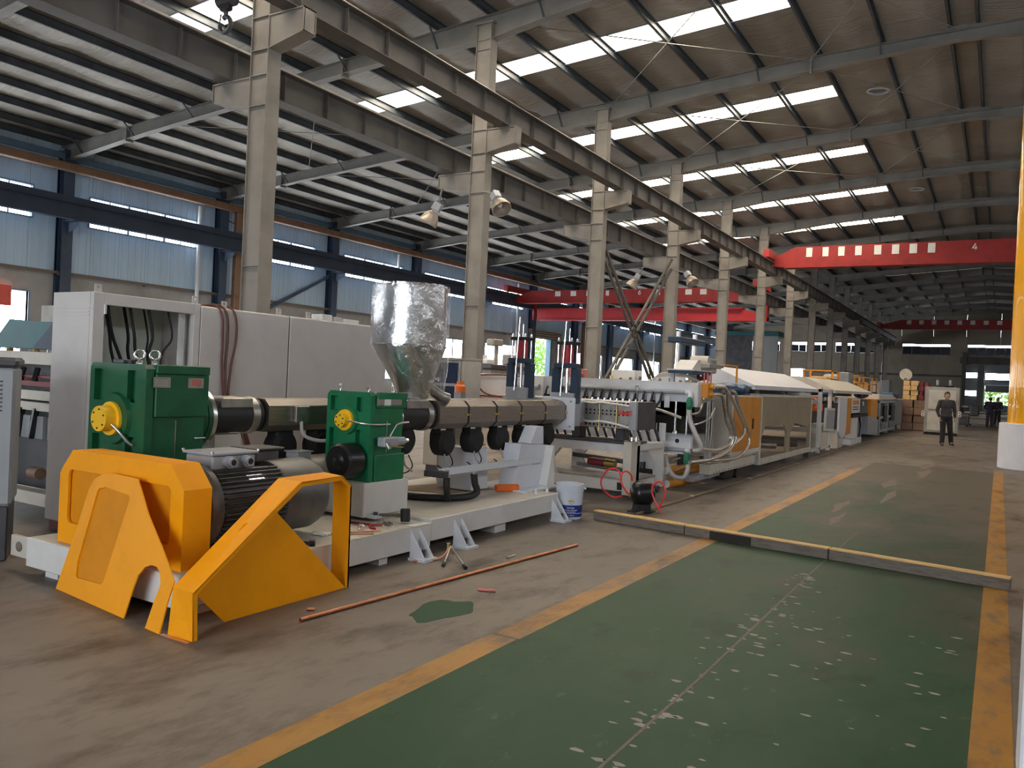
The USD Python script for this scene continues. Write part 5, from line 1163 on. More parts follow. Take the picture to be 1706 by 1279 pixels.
ca.part('post', [cyl((-4.0, 11.24, .80), (-4.0, 11.24, 1.27), .016, 10), cyl((-3.83, 11.24, .80), (-3.83, 11.24, 1.27), .014, 10), lathe([(0, .035), (.03, .03), (.06, .016)], (-4.0, 11.24, .80), (0, 0, 1), 14)], 'steel_bright', smooth=40)
for z0, z1 in ((1.33, 1.16), (.545, .385)):
    ca.part('green_valve', lathe([(0, .03), (.02, .045), (.12, .047), (.15, .038), (z0 - z1, .03)], (-3.775, 11.16, z1), (0, 0, 1), 14), 'valve_green', smooth=40)
ca.part('clear_hose', tube([(-3.77, 11.15, 1.16), (-3.75, 11.15, 1.01), (-3.67, 11.16, .83), (-3.585, 11.18, .66), (-3.61, 11.18, .60), (-3.69, 11.16, .59)], .036, 12, 8), 'hose_clear', smooth=50)
ca.part('clear_hose', tube([(-4.10, 11.15, .50), (-4.04, 11.13, .33), (-3.96, 11.12, .22), (-3.888, 11.12, .188), (-3.80, 11.13, .20), (-3.755, 11.15, .29), (-3.755, 11.16, .385)], .034, 12, 8), 'hose_clear', smooth=50)
ca.part('hose_tail', tube([(-4.45, 11.1, 1.15), (-4.25, 11.08, 1.145), (-4.05, 11.07, 1.10), (-3.86, 11.09, 1.04)], .022, 8, 6), 'hose_clear', smooth=50)
for x, y, z in ((-4.06, 11.1, .265), (-4.03, 11.08, .085)):
    r = ca.part('roller', cyl((x, y + .02, z), (x + .12, y + 1.0, z), .062, 20), 'orange_panel', smooth=30)
    ca.part('roller_end', [cyl((x - .002, y - .01, z), (x, y + .02, z), .055, 20)], 'white_cool', parent=r, smooth=30)
ca.part('valve_lever', [cyl((-3.86, 11.12, .47), (-4.0, 11.14, .40), .010, 8), cyl((-3.78, 11.1, .36), (-3.93, 11.1, .27), .012, 8)], 'steel_bright')
ca.part('side_frame', [bx(-3.86, -3.76, 12.2, 12.3, .1, 1.3), bx(-3.9, -3.78, 11.5, 12.8, .10, .18)], 'box_grey')
ca.part('upright_rod', [cyl((-3.7, y, .35), (-3.7, y, 1.3), .02, 8) for y in (11.75, 11.85, 12.0)], 'steel_dull')
ca.part('brown_hose', tube([(-7.42, 11.22, 1.50), (-7.36, 11.2, 1.52), (-7.0, 11.2, 1.535), (-6.6, 11.2, 1.53)], .012, 8, 6), 'cable_brown', smooth=50)
ca.part('brown_hose', tube([(-7.40, 11.2, 1.46), (-7.42, 11.2, 1.36), (-7.3, 11.2, 1.24), (-7.1, 11.2, 1.19), (-6.7, 11.2, 1.18)], .012, 8, 6), 'cable_brown', smooth=50)
ca.part('red_rail', bx(-7.9, -6.6, 11.1, 11.2, 1.15, 1.19), 'dark_red')
ca.part('copper_coil', [ring_of((-7.6 + i * .05, 10.9, 1.16), (1, .2, 0), .05, .008, 14, 6) for i in range(8)], 'copper', kind='stuff')
ca.part('terminal_strip', bx(-7.2, -5.6, 10.9, 11.0, 1.08, 1.17), 'steel_dull')
for i in range(14): ca.part('top_fitting', cyl((-6.0 + i * .16, 11.6, 1.55), (-6.0 + i * .16, 11.6, 1.575 + .015 * (i % 3)), .022, 8), 'brass' if i % 4 == 1 else 'wood_grey')
ca.part('top_box', bx(-5.95, -5.7, 11.5, 11.8, 1.55, 1.69, .01), 'pink_pipe'); ca.part('top_box', bx(-5.25, -4.85, 11.7, 12.0, 1.55, 1.70, .01), 'paper')
ca.part('bundled_hose', [tube([(-4.6, 11.8, 1.56), (-4.45, 11.8, 1.63 + .02 * i), (-4.1, 11.8, 1.64 + .015 * i), (-3.85, 11.75, 1.58)], .014, 8, 6) for i in range(3)], 'cable_grey', smooth=50)

# orange distributor and its braided steel hoses
od = Thing('distributor_block', 'orange distributor block at the end of the white calibrator', 'distributor', (-3.66, 11.5, 1.33))
od.part('body', [bx(-3.76, -3.60, 11.42, 11.66, 1.335, 1.555, .006), bx(-3.82, -3.74, 11.45, 11.6, 1.44, 1.55, .006)], 'orange_panel')
od.part('port', [cyl((-3.6, 11.52, z), (-3.55, 11.52, z), .035, 14) for z in (1.39, 1.50)], 'orange_panel')
od.part('drain', cyl((-3.68, 11.5, 1.31), (-3.68, 11.5, 1.335), .02, 10), 'steel_bright')
od.part('riser', [cyl((-3.7 + .05 * i, 11.54, 1.555), (-3.7 + .05 * i, 11.54, 1.70), .012, 8) for i in range(3)], 'pink_pipe')
HO = [('thickest outer braided steel hose', [(-3.57, 11.55, 1.505), (-3.54, 12.0, 1.50), (-3.54, 12.2, 1.40), (-3.55, 12.32, 1.16), (-3.55, 12.64, .89), (-3.55, 12.76, .71), (-3.56, 12.43, .53), (-3.58, 11.72, .447), (-3.66, 10.95, .435)], .032),
      ('inner braided steel hose from the lower port', [(-3.57, 11.52, 1.39), (-3.54, 11.9, 1.38), (-3.53, 12.04, 1.22), (-3.53, 12.19, 1.0), (-3.53, 12.46, .80), (-3.53, 12.38, .645), (-3.56, 11.84, .57), (-3.62, 11.3, .61)], .028),
      ('braided steel hose curving before the orange cabinet', [(-3.62, 12.2, 1.44), (-3.60, 12.44, 1.425), (-3.58, 12.69, 1.28), (-3.57, 13.02, 1.08), (-3.57, 13.36, .87), (-3.57, 13.21, .71), (-3.6, 12.87, .606)], .028),
      ('lowest wide-curving braided steel hose', [(-3.62, 12.6, 1.46), (-3.6, 12.85, 1.41), (-3.58, 13.0, 1.21), (-3.57, 13.49, .87), (-3.57, 13.68, .69), (-3.57, 13.55, .52), (-3.58, 12.97, .387), (-3.64, 11.87, .40)], .028)]
for lab, p, r in HO:
    single('steel_hose', tube(p, r, 10, 14, rib=.12), 'hose_silver', lab, 'hose', smooth=60)
single('steel_hose', tube([(-3.68, 11.5, 1.31), (-3.59, 11.15, 1.22), (-3.63, 11.15, 1.134), (-3.722, 11.15, 1.10)], .014, 8, 10), 'hose_silver', 'thin steel hose hanging from the orange block, upper', 'hose', smooth=60)
single('steel_hose', tube([(-3.516, 11.5, 1.2), (-3.525, 11.3, 1.054), (-3.625, 11.15, .974), (-3.714, 11.15, .953)], .014, 8, 10), 'hose_silver', 'thin steel hose under the orange block, lower', 'hose', smooth=60)
# machinery on top of the line's first hood
tp = Thing('roll_drive', 'cluster of drives and gauges on a blue shelf above the orange block', 'drive unit', (-4.0, 12.0, 1.55))
def tpp(name, mesh, m, **k):
    if isinstance(mesh, list) and name in SPLIT:
        for q in mesh: tpp(name, q, m, **k)
        return
    v, f = tri(mesh); tp.part(name, (v * (.93, .93, 1) - (0, 0, .012), f), m, **k)
tpp('shelf', bx(-4.5, -4.1, 12.2, 13.1, 1.69, 1.735), 'navy_paint'); tpp('shelf_lip', bx(-4.52, -4.08, 12.2, 13.1, 1.735, 1.75), 'white_cool')
tpp('wedge', prism_x([(12.3, 1.75), (12.75, 1.75), (12.7, 1.90), (12.6, 1.90)], -4.45, -4.15), 'white_paint')
tpp('drum', cyl((-4.45, 13.15, 1.90), (-4.15, 13.15, 1.90), .085, 20), 'cream_paint', smooth=30)
tpp('motor', [bx(-4.4, -4.1, 13.05, 13.7, 1.80, 1.87, .01), cyl((-4.25, 13.6, 1.84), (-4.25, 14.25, 1.86), .03, 12), bx(-4.4, -4.15, 13.3, 13.6, 1.72, 1.95, .02)], 'motor_light')
tpp('rail', [bar((-4.2, 14.2, 1.885), (-4.2, 15.0, 1.89), .03, .03), bar((-4.2, 15.0, 1.89), (-4.2, 15.0, 1.60), .03, .03)], 'orange_panel')
tpp('post', [cyl((-4.35, 12.7, 1.6), (-4.35, 12.7, 1.69), .03, 10), cyl((-4.2, 13.3, 1.6), (-4.2, 13.3, 1.72), .03, 10)], 'steel_bright')
tpp('red_cluster', [obx((-4.2 + rng.normal(0, .1), 13.2 + rng.normal(0, .2), 1.64 + rng.normal(0, .03)), (.08, .1, .06), None, .01) for i in range(7)], 'dark_red', kind='stuff')
tpp('brace_leg', [bx(-4.48, -4.42, 12.25, 12.31, 1.562, 1.69), bx(-4.5, -4.3, 13.0, 13.06, 1.562, 1.69)], 'box_grey')
gr = Thing('guide_rods', 'pair of tall bright steel guide rods standing behind the calibrator', 'rods', (-7.2, 20.8, 0))
gr.part('rod', cyl((-7.2, 20.16, 0), (-7.2, 20.16, 2.9), .06, 12), 'steel_bright', smooth=40)
gr.part('rod', cyl((-7.2, 21.47, 0), (-7.2, 21.47, 2.9), .065, 12), 'steel_bright', smooth=40)
gr.part('head', bx(-7.4, -7.0, 19.9, 21.8, 2.6, 2.75, .02), 'navy_paint')

# ================================================================== downstream units along the aisle (x = -3.7 faces)
FX = -3.7
def side(t, name, y0, y1, z0, z1, m, x1=FX, d=.02, b=.004, **k): return t.part(name, bx(x1 - d, x1, y0, y1, z0, z1, b), m, **k)
oc = Thing('drive_cabinet', 'orange-doored machine cabinet behind the looping steel hoses', 'cabinet', (-4.2, 14.1, 0))
oc.part('carcass', bx(-4.9, FX - .02, 13.15, 14.92, .40, 1.37, .008), 'cream_paint')
side(oc, 'frame', 13.13, 14.94, .37, 1.385, 'white_paint', FX - .012)
side(oc, 'door', 13.2, 14.28, .45, 1.355, 'orange_panel'); d_ = side(oc, 'door', 14.31, 14.9, .45, 1.355, 'orange_panel')
oc.part('handle', bx(FX, FX + .02, 14.34, 14.37, .80, .98), 'black_plastic', parent=d_)
oc.part('plinth', bx(-4.8, FX - .05, 13.3, 14.85, .335, .40), 'cream_paint')
oc.part('foot', [bx(-4.7, -4.6, y, y + .1, 0, .335) for y in (13.4, 14.6)] + [bx(FX - .4, FX - .3, y, y + .1, 0, .335) for y in (13.4, 14.6)], 'steel_dark')
rb = Thing('bed_rail', 'low cream machine rail with a row of bolt holes below the steel hoses', 'rail', (-3.8, 13.2, .1))
rb.part('rail', bx(-3.86, FX + .02, 12.0, 14.6, .17, .33, .01), 'cream_paint')
for i in range(16): rb.part('bolt_hole', cyl((FX + .02, 12.15 + i * .155, .20), (FX + .023, 12.15 + i * .155, .20), .012, 6), 'black_matte')
rb.part('wheel_box', [bx(-3.9, -3.72, 12.9, 13.4, .03, .17, .02), cyl((-3.86, 13.6, .08), (-3.72, 13.6, .08), .08, 16)], 'black_matte')
bag = m3.Manifold.sphere(1, 28).scale((.28, .72, .11)).translate((-4.0, 13.9, 1.475)).refine_to_length(.06)
v, f = tri(bag); v = v + (meshkit.fbm(v * 9, 3, 5)[:, None] - .5) * np.array([.05, .08, .07]); v[:, 2] = np.maximum(v[:, 2], 1.388)
single('plastic_bag', (v, f), 'blue_plastic', 'crumpled blue plastic bag lying on the orange-doored cabinet', 'bag', smooth=60)
cl_ = Thing('cooling_bed', 'long cream machine bed with clear sheets over two arched openings', 'machine bed', (-4.4, 17.1, 0))
cl_.part('upper_panel', prism_x(Polygon([(15.0, .72), (15.0, 1.36), (19.45, 1.36), (19.45, .76), (19.3, .70), (17.85, .82), (17.5, .62), (17.15, .62), (16.9, .80), (15.35, .82), (15.12, .62)]), FX - .05, FX - .02), 'cream_paint')
cl_.part('mullion', bx(FX - .06, FX - .01, 17.15, 17.45, .2, .72, .004), 'cream_paint')
cl_.part('clear_sheet', bx(FX - .008, FX - .003, 15.0, 19.5, .2, 1.375), 'clear_sheet', label='see-through plastic sheet')
cl_.part('bottom_rail', bx(FX - .1, FX + .01, 14.95, 19.55, .12, .24, .004), 'cream_paint'); cl_.part('top_rail', bx(FX - .1, FX, 14.95, 19.55, 1.36, 1.40, .004), 'cream_paint')
cl_.part('end_post', bx(FX - .08, FX, 14.93, 15.02, .12, 1.4, .004), 'cream_paint'); cl_.part('end_post', bx(FX - .08, FX, 19.46, 19.55, .12, 1.4, .004), 'cream_paint')
for i in range(9): cl_.part('roller', cyl((-5.9, 15.3 + i * .5, .9), (FX - .1, 15.3 + i * .5, .9), .10, 16), 'steel_dull', smooth=30)
cl_.part('lower_roller', cyl((-5.9, 15.6, .38), (FX - .15, 16.8, .38), .07, 14), 'steel_dull'); cl_.part('lower_roller', cyl((-5.9, 18.0, .34), (FX - .15, 18.8, .34), .10, 14), 'steel_dark')
cl_.part('back_panel', bx(-6.0, -5.9, 15.0, 19.5, .2, 1.3), 'wall_tan')
cl_.part('leg', [bx(x, x + .1, y, y + .1, 0, .12) for x in (-5.9, FX - .12) for y in (15.1, 17.2, 19.4)], 'steel_dark')
cl_.part('top_unit', [bx(-4.0, FX - .02, 18.3, 19.4, 1.40, 1.47, .01), bx(-4.0, FX - .05, 18.5, 18.9, 1.47, 1.50, .01)], 'white_paint')
def hood(lab, ya, yb, m, supports):
    t = Thing('machine_hood', lab, 'hood', (-5.2, (ya + yb) / 2, 1.4))
    sec = [(-3.72, 1.54), (-4.5, 1.86), (-4.9, 1.86), (-5.6, 1.54)]
    for (p, q) in zip(sec[:-1], sec[1:]):
        d = np.array([q[0] - p[0], q[1] - p[1]]); nrm = np.array([-d[1], d[0]]) / np.hypot(*d) * .03
        t.part('roof_panel', prism_y([p, q, (q[0] - nrm[0], q[1] - nrm[1]), (p[0] - nrm[0], p[1] - nrm[1])], ya, yb), m)
    # hipped end towards the far side
    V = np.array([(-3.72, yb, 1.54), (-4.5, yb, 1.86), (-4.9, yb, 1.86), (-5.6, yb, 1.54), (-4.0, yb + 1.3, 1.60), (-5.4, yb + 1.3, 1.60), (-3.72, yb, 1.51), (-5.6, yb, 1.51), (-4.0, yb + 1.3, 1.57), (-5.4, yb + 1.3, 1.57)])
    t.part('end_panel', (V, np.array([(0, 4, 1), (1, 4, 5), (1, 5, 2), (2, 5, 3), (6, 1, 8), (6, 0, 1), (1, 9, 8), (1, 2, 9), (2, 7, 9), (2, 3, 7), (0, 6, 8), (0, 8, 4), (4, 8, 9), (4, 9, 5), (5, 9, 7), (5, 7, 3)])), 'cream_paint')
    t.part('near_gable', prism_y(sec, ya, ya + .02), m)
    t.part('eave_lip', bx(-3.75, -3.70, ya, yb, 1.49, 1.545), m)
    for (x, y) in supports: t.part('support_post', bx(x, x + .06, y, y + .06, 1.405, 1.56), 'chute_grey')
    t.part('duct', bx(-5.5, -4.3, ya + .1, yb - .3, 1.405, 1.50), 'steel_dark')
    return t
hood('long white sloping hood over the first cooling bed', 14.4, 20.2, 'white_cool', ((-3.9, 15.2), (-3.9, 17.3), (-3.9, 19.4), (-5.5, 15.2), (-5.5, 19.4)))
pf = Thing('post_frame', 'white upright post frame with a tilted control panel on the aisle side', 'frame', (-3.8, 21.1, 0))
pf.part('post', bx(-3.78, FX, 20.6, 20.76, .02, 1.62, .006), 'white_paint'); pf.part('post', bx(-3.78, FX, 21.95, 22.08, .02, 1.55, .006), 'white_paint')
pf.part('foot_rail', bx(-3.8, FX, 19.7, 22.2, .09, .16, .004), 'white_paint'); pf.part('top_rail', bx(-3.8, FX, 20.6, 22.1, 1.50, 1.58, .004), 'white_paint')
pf.part('lower_box', bx(-4.0, FX - .02, 20.8, 21.9, .1, .72, .006), 'cream_paint')
pn = pf.part('control_panel', prism([(0, 0), (1.15, -.05), (1.25, .54), (.05, .56)], .05, (FX + .01, 21.0, .56), YZ), 'white_paint')
pf.part('panel_face', prism([(.07, .05), (1.08, .0), (1.17, .49), (.11, .51)], .004, (FX + .061, 21.0, .56), YZ), 'chute_grey', parent=pn)
for i in range(5): pf.part('shelf_bar', bx(-5.8, -3.8, 19.75, 19.85, .35 + i * .22, .40 + i * .22), 'paper' if i % 2 else 'steel_dark')
pf.part('cross_member', [bx(-6.2, -3.78, 20.62, 20.74, .5, .62), bx(-6.2, -3.78, 20.62, 20.74, 1.2, 1.3)], 'white_paint')
pf.part('motor', [cyl((-4.1, 21.3, 1.2), (-4.1, 21.8, 1.2), .16, 18), bx(-4.15, -3.95, 21.9, 22.3, 1.0, 1.2, .02)], 'orange_plastic')
ws = Thing('slitter_guard', 'tall white plate with a rounded lower end beside the orange panel', 'plate', (-3.68, 23.6, .27))
ws.part('plate', prism_x(Polygon([(23.0, .55), (23.0, 1.38), (24.2, 1.38), (24.2, .55)]).union(Polygon([(23.6 + .6 * math.cos(a), .55 + .27 * math.sin(a)) for a in np.linspace(math.pi, 2 * math.pi, 20)])), FX, FX + .05), 'white_cool')
ws.part('bracket', bx(-3.9, FX, 23.2, 24.0, .0, .5, .01), 'cream_paint')
o2 = Thing('haul_off', 'haul-off unit with an orange side panel and dark gear housing', 'haul-off', (-4.4, 26.0, 0))
side(o2, 'orange_side', 24.35, 25.3, .33, 1.37, 'orange_panel')
o2.part('rear_panel', bx(-6.2, -3.9, 24.3, 28.0, .5, 1.2, .01), 'motor_grey')
o2.part('white_head', bx(-4.2, FX, 25.4, 27.0, .92, 1.35, .01), 'white_paint'); side(o2, 'orange_slot', 25.5, 26.7, 1.18, 1.30, 'orange_panel', FX + .012)
for i in range(2): o2.part('slot', bx(FX + .001, FX + .012, 25.6, 26.6, 1.02 + i * .07, 1.05 + i * .07), 'steel_dark')
o2.part('gear_housing', bx(-4.1, FX + .01, 27.1, 28.6, .86, 1.30, .03), 'steel_dark'); o2.part('lamp', cyl((FX, 27.5, 1.2), (FX + .03, 27.5, 1.2), .07, 16), 'paper')
o2.part('table', bx(-4.3, FX + .06, 25.3, 28.4, .80, .88, .01), 'black_matte')
o2.part('column', bx(-3.95, FX, 25.6, 26.7, .05, .82, .02), 'white_paint'); o2.part('foot', bx(-4.0, FX + .1, 24.9, 26.9, 0, .18, .02), 'white_paint')
o2.part('column', bx(-3.9, FX - .02, 27.3, 27.7, .05, .82, .01), 'chute_grey'); o2.part('cable', tube([(FX + .02, 26.85, .8), (FX + .04, 26.95, .5), (FX + .02, 26.8, .1)], .03, 6, 6), 'black_plastic')
hood('second sloping hood, pale and farther along the line', 22.5, 29.6, 'cream_paint', ((-3.9, 23.2), (-3.9, 28.5), (-5.5, 23.2), (-5.5, 28.5)))
for y, lab in ((23.0, 'blue cloth bundle on the line before the second hood'), (29.2, 'blue cloth bundle at the far end of the second hood')):
    b_ = m3.Manifold.sphere(1, 20).scale((.22, .55, .11)).translate((-3.98, y, 1.47)).refine_to_length(.08); v, f = tri(b_); v = v + (meshkit.fbm(v * 8, 3, 9)[:, None] - .5) * .08
    single('cloth_bundle', (v, f), 'blue_plastic', lab, 'cloth', smooth=60)
cg = Thing('cutter_unit', 'grey sloped cutter cabinet with an open roller frame behind it', 'cutter', (-4.3, 33.0, 0))
cg.part('chute', prism_x([(28.9, .18), (31.5, .06), (31.5, .60), (28.9, .82)], -4.4, FX), 'chute_grey')
cg.part('orange_panel', bx(-4.2, FX - .05, 29.8, 31.6, .62, 1.33, .01), 'orange_panel')
for y in (31.9, 34.3, 36.9): cg.part('frame_post', bx(-3.85, FX, y, y + .2, .04, 1.28, .01), 'chute_grey')
for z in (.12, .62, 1.2): cg.part('frame_rail', bx(-3.82, FX - .02, 31.9, 37.1, z, z + .10, .01), 'chute_grey')
for i in range(12): cg.part('frame_bar', bx(-3.84, -3.80, 32.3 + i * .38, 32.38 + i * .38, .2, .65), 'steel_dull')
for y in (33.2, 35.6): cg.part('cylinder', [cyl((FX + .02, y, .5), (FX + .02, y, 1.1), .09, 14), cyl((FX - .02, y + .3, .95), (FX + .06, y + .3, .95), .16, 16)], 'steel_dark')
cg.part('body', bx(-6.4, -3.95, 31.6, 37.2, .1, 1.15, .02), 'motor_grey'); cg.part('top_cover', bx(-6.4, FX, 31.6, 36.9, 1.32, 1.52, .02), 'cream_paint')
cg.part('support', [bx(-4.1, -3.95, y, y + .2, 1.1, 1.34) for y in (31.8, 36.5)], 'chute_grey')
cg.part('end_cabinet', bx(-4.3, FX + .02, 37.2, 39.4, .28, 1.36, .02), 'chute_grey'); cg.part('end_orange', bx(-4.3, FX - .1, 39.45, 41.5, .35, 1.36, .02), 'orange_panel')
cg.part('leg', [bx(-4.2, -4.05, y, y + .15, 0, .3) for y in (37.4, 39.0, 41.2)], 'steel_dark')
cg.part('blue_cover', bx(-4.2, FX, 36.0, 38.5, 1.40, 1.62, .05), 'blue_plastic')
# floor rail
rl = Thing('floor_rail', 'long rusty steel rail on the floor along the aisle side of the line', 'rail', (-3.5, 18, 0))
rl.part('rail', bx(-3.515, -3.475, 8.7, 27.5, 0, .022, .004), 'rail_rust')
rl.part('joint', [bx(-3.53, -3.46, y, y + .06, 0, .03, .004) for y in (10.6, 13.5, 17.2)], 'steel_dull')
# ------------------------------------------------------------------ far end of the line and stored goods
fc = Thing('test_cabinet', 'white two-door cabinet with a grey frame and fan near the walking man', 'cabinet', (-2.03, 37.1, 0))
fc.part('frame', bx(-2.62, -1.40, 36.7, 37.6, .10, 1.93, .01), 'motor_light'); fc.part('upper_door', bx(-2.48, -1.50, 36.66, 36.7, 1.02, 1.80, .01), 'cream_paint'); fc.part('lower_door', bx(-2.50, -1.50, 36.66, 36.7, .17, .94, .01), 'cream_paint')
fc.part('base', bx(-2.6, -1.45, 36.75, 37.5, 0, .10), 'black_matte')
fc.part('fan', [cyl((-1.95, 37.1, 1.93), (-1.95, 37.1, 2.0), .34, 24)], 'black_matte'); fc.part('top_pipe', [cyl((x, 37.0, 1.93), (x, 37.0, 2.22), .05, 10) for x in (-2.2, -1.75)], 'chute_grey')
for x, z in ((-2.66, .78), (-1.36, .82)): fc.part('valve', [ring_of((x, 36.68, z), (0, 1, 0), .05, .018, 14, 6), ring_of((x, 36.68, z + .11), (0, 1, 0), .045, .018, 14, 6)], 'paper')
for lab, x0, x1, y0, y1, z0, z1, m in (('orange-brown crates stacked behind the end of the line, lower stack', -3.75, -2.75, 39.6, 40.6, .02, 1.35, 'orange_steel'), ('tan crates on top of the orange-brown stack at the line end', -3.72, -3.1, 39.7, 40.5, 1.352, 2.2, 'wood_new'), ('dark red rolls on top of the orange-brown stack, right side', -3.05, -2.7, 39.7, 40.5, 1.352, 2.15, 'dark_red')):
    t = Thing('crate_stack', lab, 'crates', ((x0 + x1) / 2, (y0 + y1) / 2, z0))
    n = 4
    for i in range(n):
        for j in range(2):
            a, b3 = z0 + (z1 - z0) * i / n, z0 + (z1 - z0) * (i + 1) / n; xa = x0 + (x1 - x0) * j / 2
            t.part('crate', bx(xa + .01, xa + (x1 - x0) / 2 - .01 - .04 * ((i + j) % 2), y0 + .05 * (i % 2), y1, a + .0, b3 - .012, .01), m)
dk = Thing('disc_panel', 'pale round disc standing on the stacked crates at the line end', 'disc', (-3.72, 39.9, 2.2))
dk.part('disc', lathe([(0, .26), (.03, .26)], (-3.66, 40.0, 2.46), (.1, 1, .1), 32), 'cream_paint', smooth=30); dk.part('stand', bx(-3.72, -3.6, 39.98, 40.1, 2.2, 2.3), 'wood_grey')
mx = []
for i, (y, w_, m, lab) in enumerate(((38.4, 1.6, 'orange_panel', 'orange railing platform above the hoods, nearest'), (42.0, 1.8, 'cream_paint', 'cream mixer tank on the platform beyond the hoods, nearest'), (46.4, 1.6, 'orange_panel', 'orange railing platform above the hoods, second'), (51.5, 2.0, 'orange_panel', 'orange railing platform above the hoods, third'), (58.5, 2.6, 'white_paint', 'white mixer tank on the platform beyond the hoods, farthest'))):
    if m == 'orange_panel':
        t = Thing('railed_platform', lab, 'platform', (-6.9, y, 0))
        t.part('deck', bx(-7.6, -6.3, y - w_ / 2, y + w_ / 2, 1.55, 1.65), 'orange_steel')
        for x in (-7.55, -6.35):
            for yy in (y - w_ / 2 + .05, y + w_ / 2 - .05): t.part('post', bx(x - .04, x + .04, yy - .04, yy + .04, 0, 2.45), m)
        t.part('handrail', [bx(-7.6, -6.3, y - w_ / 2, y - w_ / 2 + .08, z, z + .06) for z in (2.05, 2.42)] + [bx(-6.38, -6.32, y - w_ / 2, y + w_ / 2, z, z + .06) for z in (2.05, 2.42)], m)
        t.part('carton', bx(-7.3, -6.6, y - .5, y + .5, 1.652, 2.2, .03), 'wood_new')
    else:
        t = Thing('mixer_tank', lab, 'mixer tank', (-7.0, y, 0))
        t.part('tank', lathe([(0, .45), (.05, .5), (1.0, .5), (1.1, .4)], (-7.0, y, 1.3), (0, 0, 1), 24), m, smooth=30)
        t.part('box', bx(-6.7, -6.2, y - .8, y + .6, 1.4, 2.5, .03), 'chute_grey'); t.part('leg', [bx(x, x + .08, yy, yy + .08, 0, 1.5) for x in (-7.3, -6.4) for yy in (y - .6, y + .5)], 'chute_grey')
# machines at the far right end behind the walking man
for i, (x, y, w_, d_, h_, m, lab) in enumerate(((-1.75, 50.5, .7, 1.2, 1.25, 'steel_dark', 'dark lathe-like machine just right of the white two-door cabinet'), (-.9, 53.0, 1.2, 1.0, .9, 'motor_light', 'grey-brown workbench machine left of the standing workers'), (.15, 58.0, 1.6, 1.0, .85, 'motor_light', 'pale workbench behind the standing workers'))):
    t = Thing('workshop_machine', lab, 'machine', (x, y, 0))
    t.part('bed', bx(x - w_ / 2, x + w_ / 2, y - d_ / 2, y + d_ / 2, .1, h_ * .6, .03), m)
    t.part('head', bx(x - w_ / 2 + .05, x - w_ / 2 + w_ * .4, y - d_ / 3, y + d_ / 3, h_ * .6, h_ + .25, .04), 'steel_dark' if i != 2 else 'chute_grey')
    t.part('leg', [bx(x + sx * (w_ / 2 - .1) - .05, x + sx * (w_ / 2 - .1) + .05, y - .1, y + .1, 0, .12) for sx in (-1, 1)], 'steel_dark')
    t.part('spindle', cyl((x - w_ * .1, y, h_ * .85), (x + w_ * .4, y, h_ * .85), .09, 14), 'steel_dull')
    t.part('rail', bx(x - w_ / 2, x + w_ / 2, y - d_ / 2 - .05, y - d_ / 2 + .05, h_ * .45, h_ * .52), 'wood_grey')

# ------------------------------------------------------------------ left hall: second line and other machines
s2 = Thing('sheet_line', 'second extrusion line behind the grey cabinet, teal hood over white beam', 'machine', (-8.1, 4.5, 0))
s2.part('teal_hood', prism_y([(-8.65, 1.60), (-8.35, 1.84), (-7.3, 1.80), (-7.2, 1.56), (-8.65, 1.56)], 4.25, 5.1), 'teal_paint')
s2.part('hood_end', prism_y([(-7.9, 1.565), (-7.55, 1.815), (-7.28, 1.805), (-7.18, 1.565)], 4.235, 4.25), 'navy_paint')
s2.part('top_beam', bx(-9.2, -7.2, 4.2, 4.34, 1.41, 1.53, .006), 'cream_paint')
for i in range(6):
    x = -8.9 + i * .24
    s2.part('fitting', cyl((x, 4.3, 1.53), (x, 4.3, 1.60), .03, 8), 'steel_bright' if i % 2 else 'brass')
    s2.part('clip', bar((x, 4.19, 1.38), (x + .02, 4.15, 1.26), .04, .03), 'black_plastic')
    s2.part('clip', bar((x, 4.19, 1.0), (x - .04, 4.17, .72), .05, .03), 'black_plastic')
s2.part('dark_red_bar', [bx(-9.2, -7.2, 4.17, 4.22, 1.21, 1.26), bx(-9.2, -7.2, 4.17, 4.22, 1.29, 1.31)], 'dark_red')
s2.part('middle_rail', bx(-9.2, -7.2, 4.18, 4.3, 1.08, 1.17, .004), 'cream_paint'); s2.part('middle_rail', bx(-9.2, -7.2, 4.18, 4.3, .98, 1.06, .004), 'cream_paint')
s2.part('lower_plate', [bx(-8.4 + .22 * i, -8.26 + .22 * i, 4.2, 4.24, .72, .93) for i in range(5)], 'chute_grey')
s2.part('bottom_rail', bx(-9.2, -7.2, 4.12, 4.26, .12, .24, .006), 'cream_paint'); s2.part('back_body', bx(-9.2, -7.2, 4.42, 5.2, .2, 1.41), 'steel_dark')
s2.part('small_motor', [cyl((-7.75, 4.2, .40), (-7.6, 4.2, .40), .055, 18)], 'orange_steel', label='orange motor end')
s2.part('post', [bx(-9.1, -9.0, 4.15, 4.4, 0, 1.5), bx(-7.35, -7.25, 4.25, 4.4, 0, 1.5)], 'chute_grey')
s2.part('stub_column', [cyl((-8.03, 4.9, 1.8), (-8.03, 4.9, 2.02), .06, 14), bx(-8.62, -8.2, 4.7, 4.9, 1.85, 2.02)], 'motor_light')
single('red_banner', bx(-25.66, -25.60, 11.0, 13.05, 2.95, 3.56, .01), 'red_cloth', 'red cloth banner hanging over the low window at the far left', 'banner')
bcab = Thing('operator_cabinet', 'cream control cabinet with a dark blue screen behind the hopper', 'cabinet', (-7.25, 10.25, 0))
bcab.part('body', bx(-7.60, -6.90, 10.02, 10.5, .1, 1.72, .01), 'cream_paint'); bcab.part('top', bx(-7.62, -6.9, 9.99, 10.52, 1.72, 1.755, .004), 'motor_light')
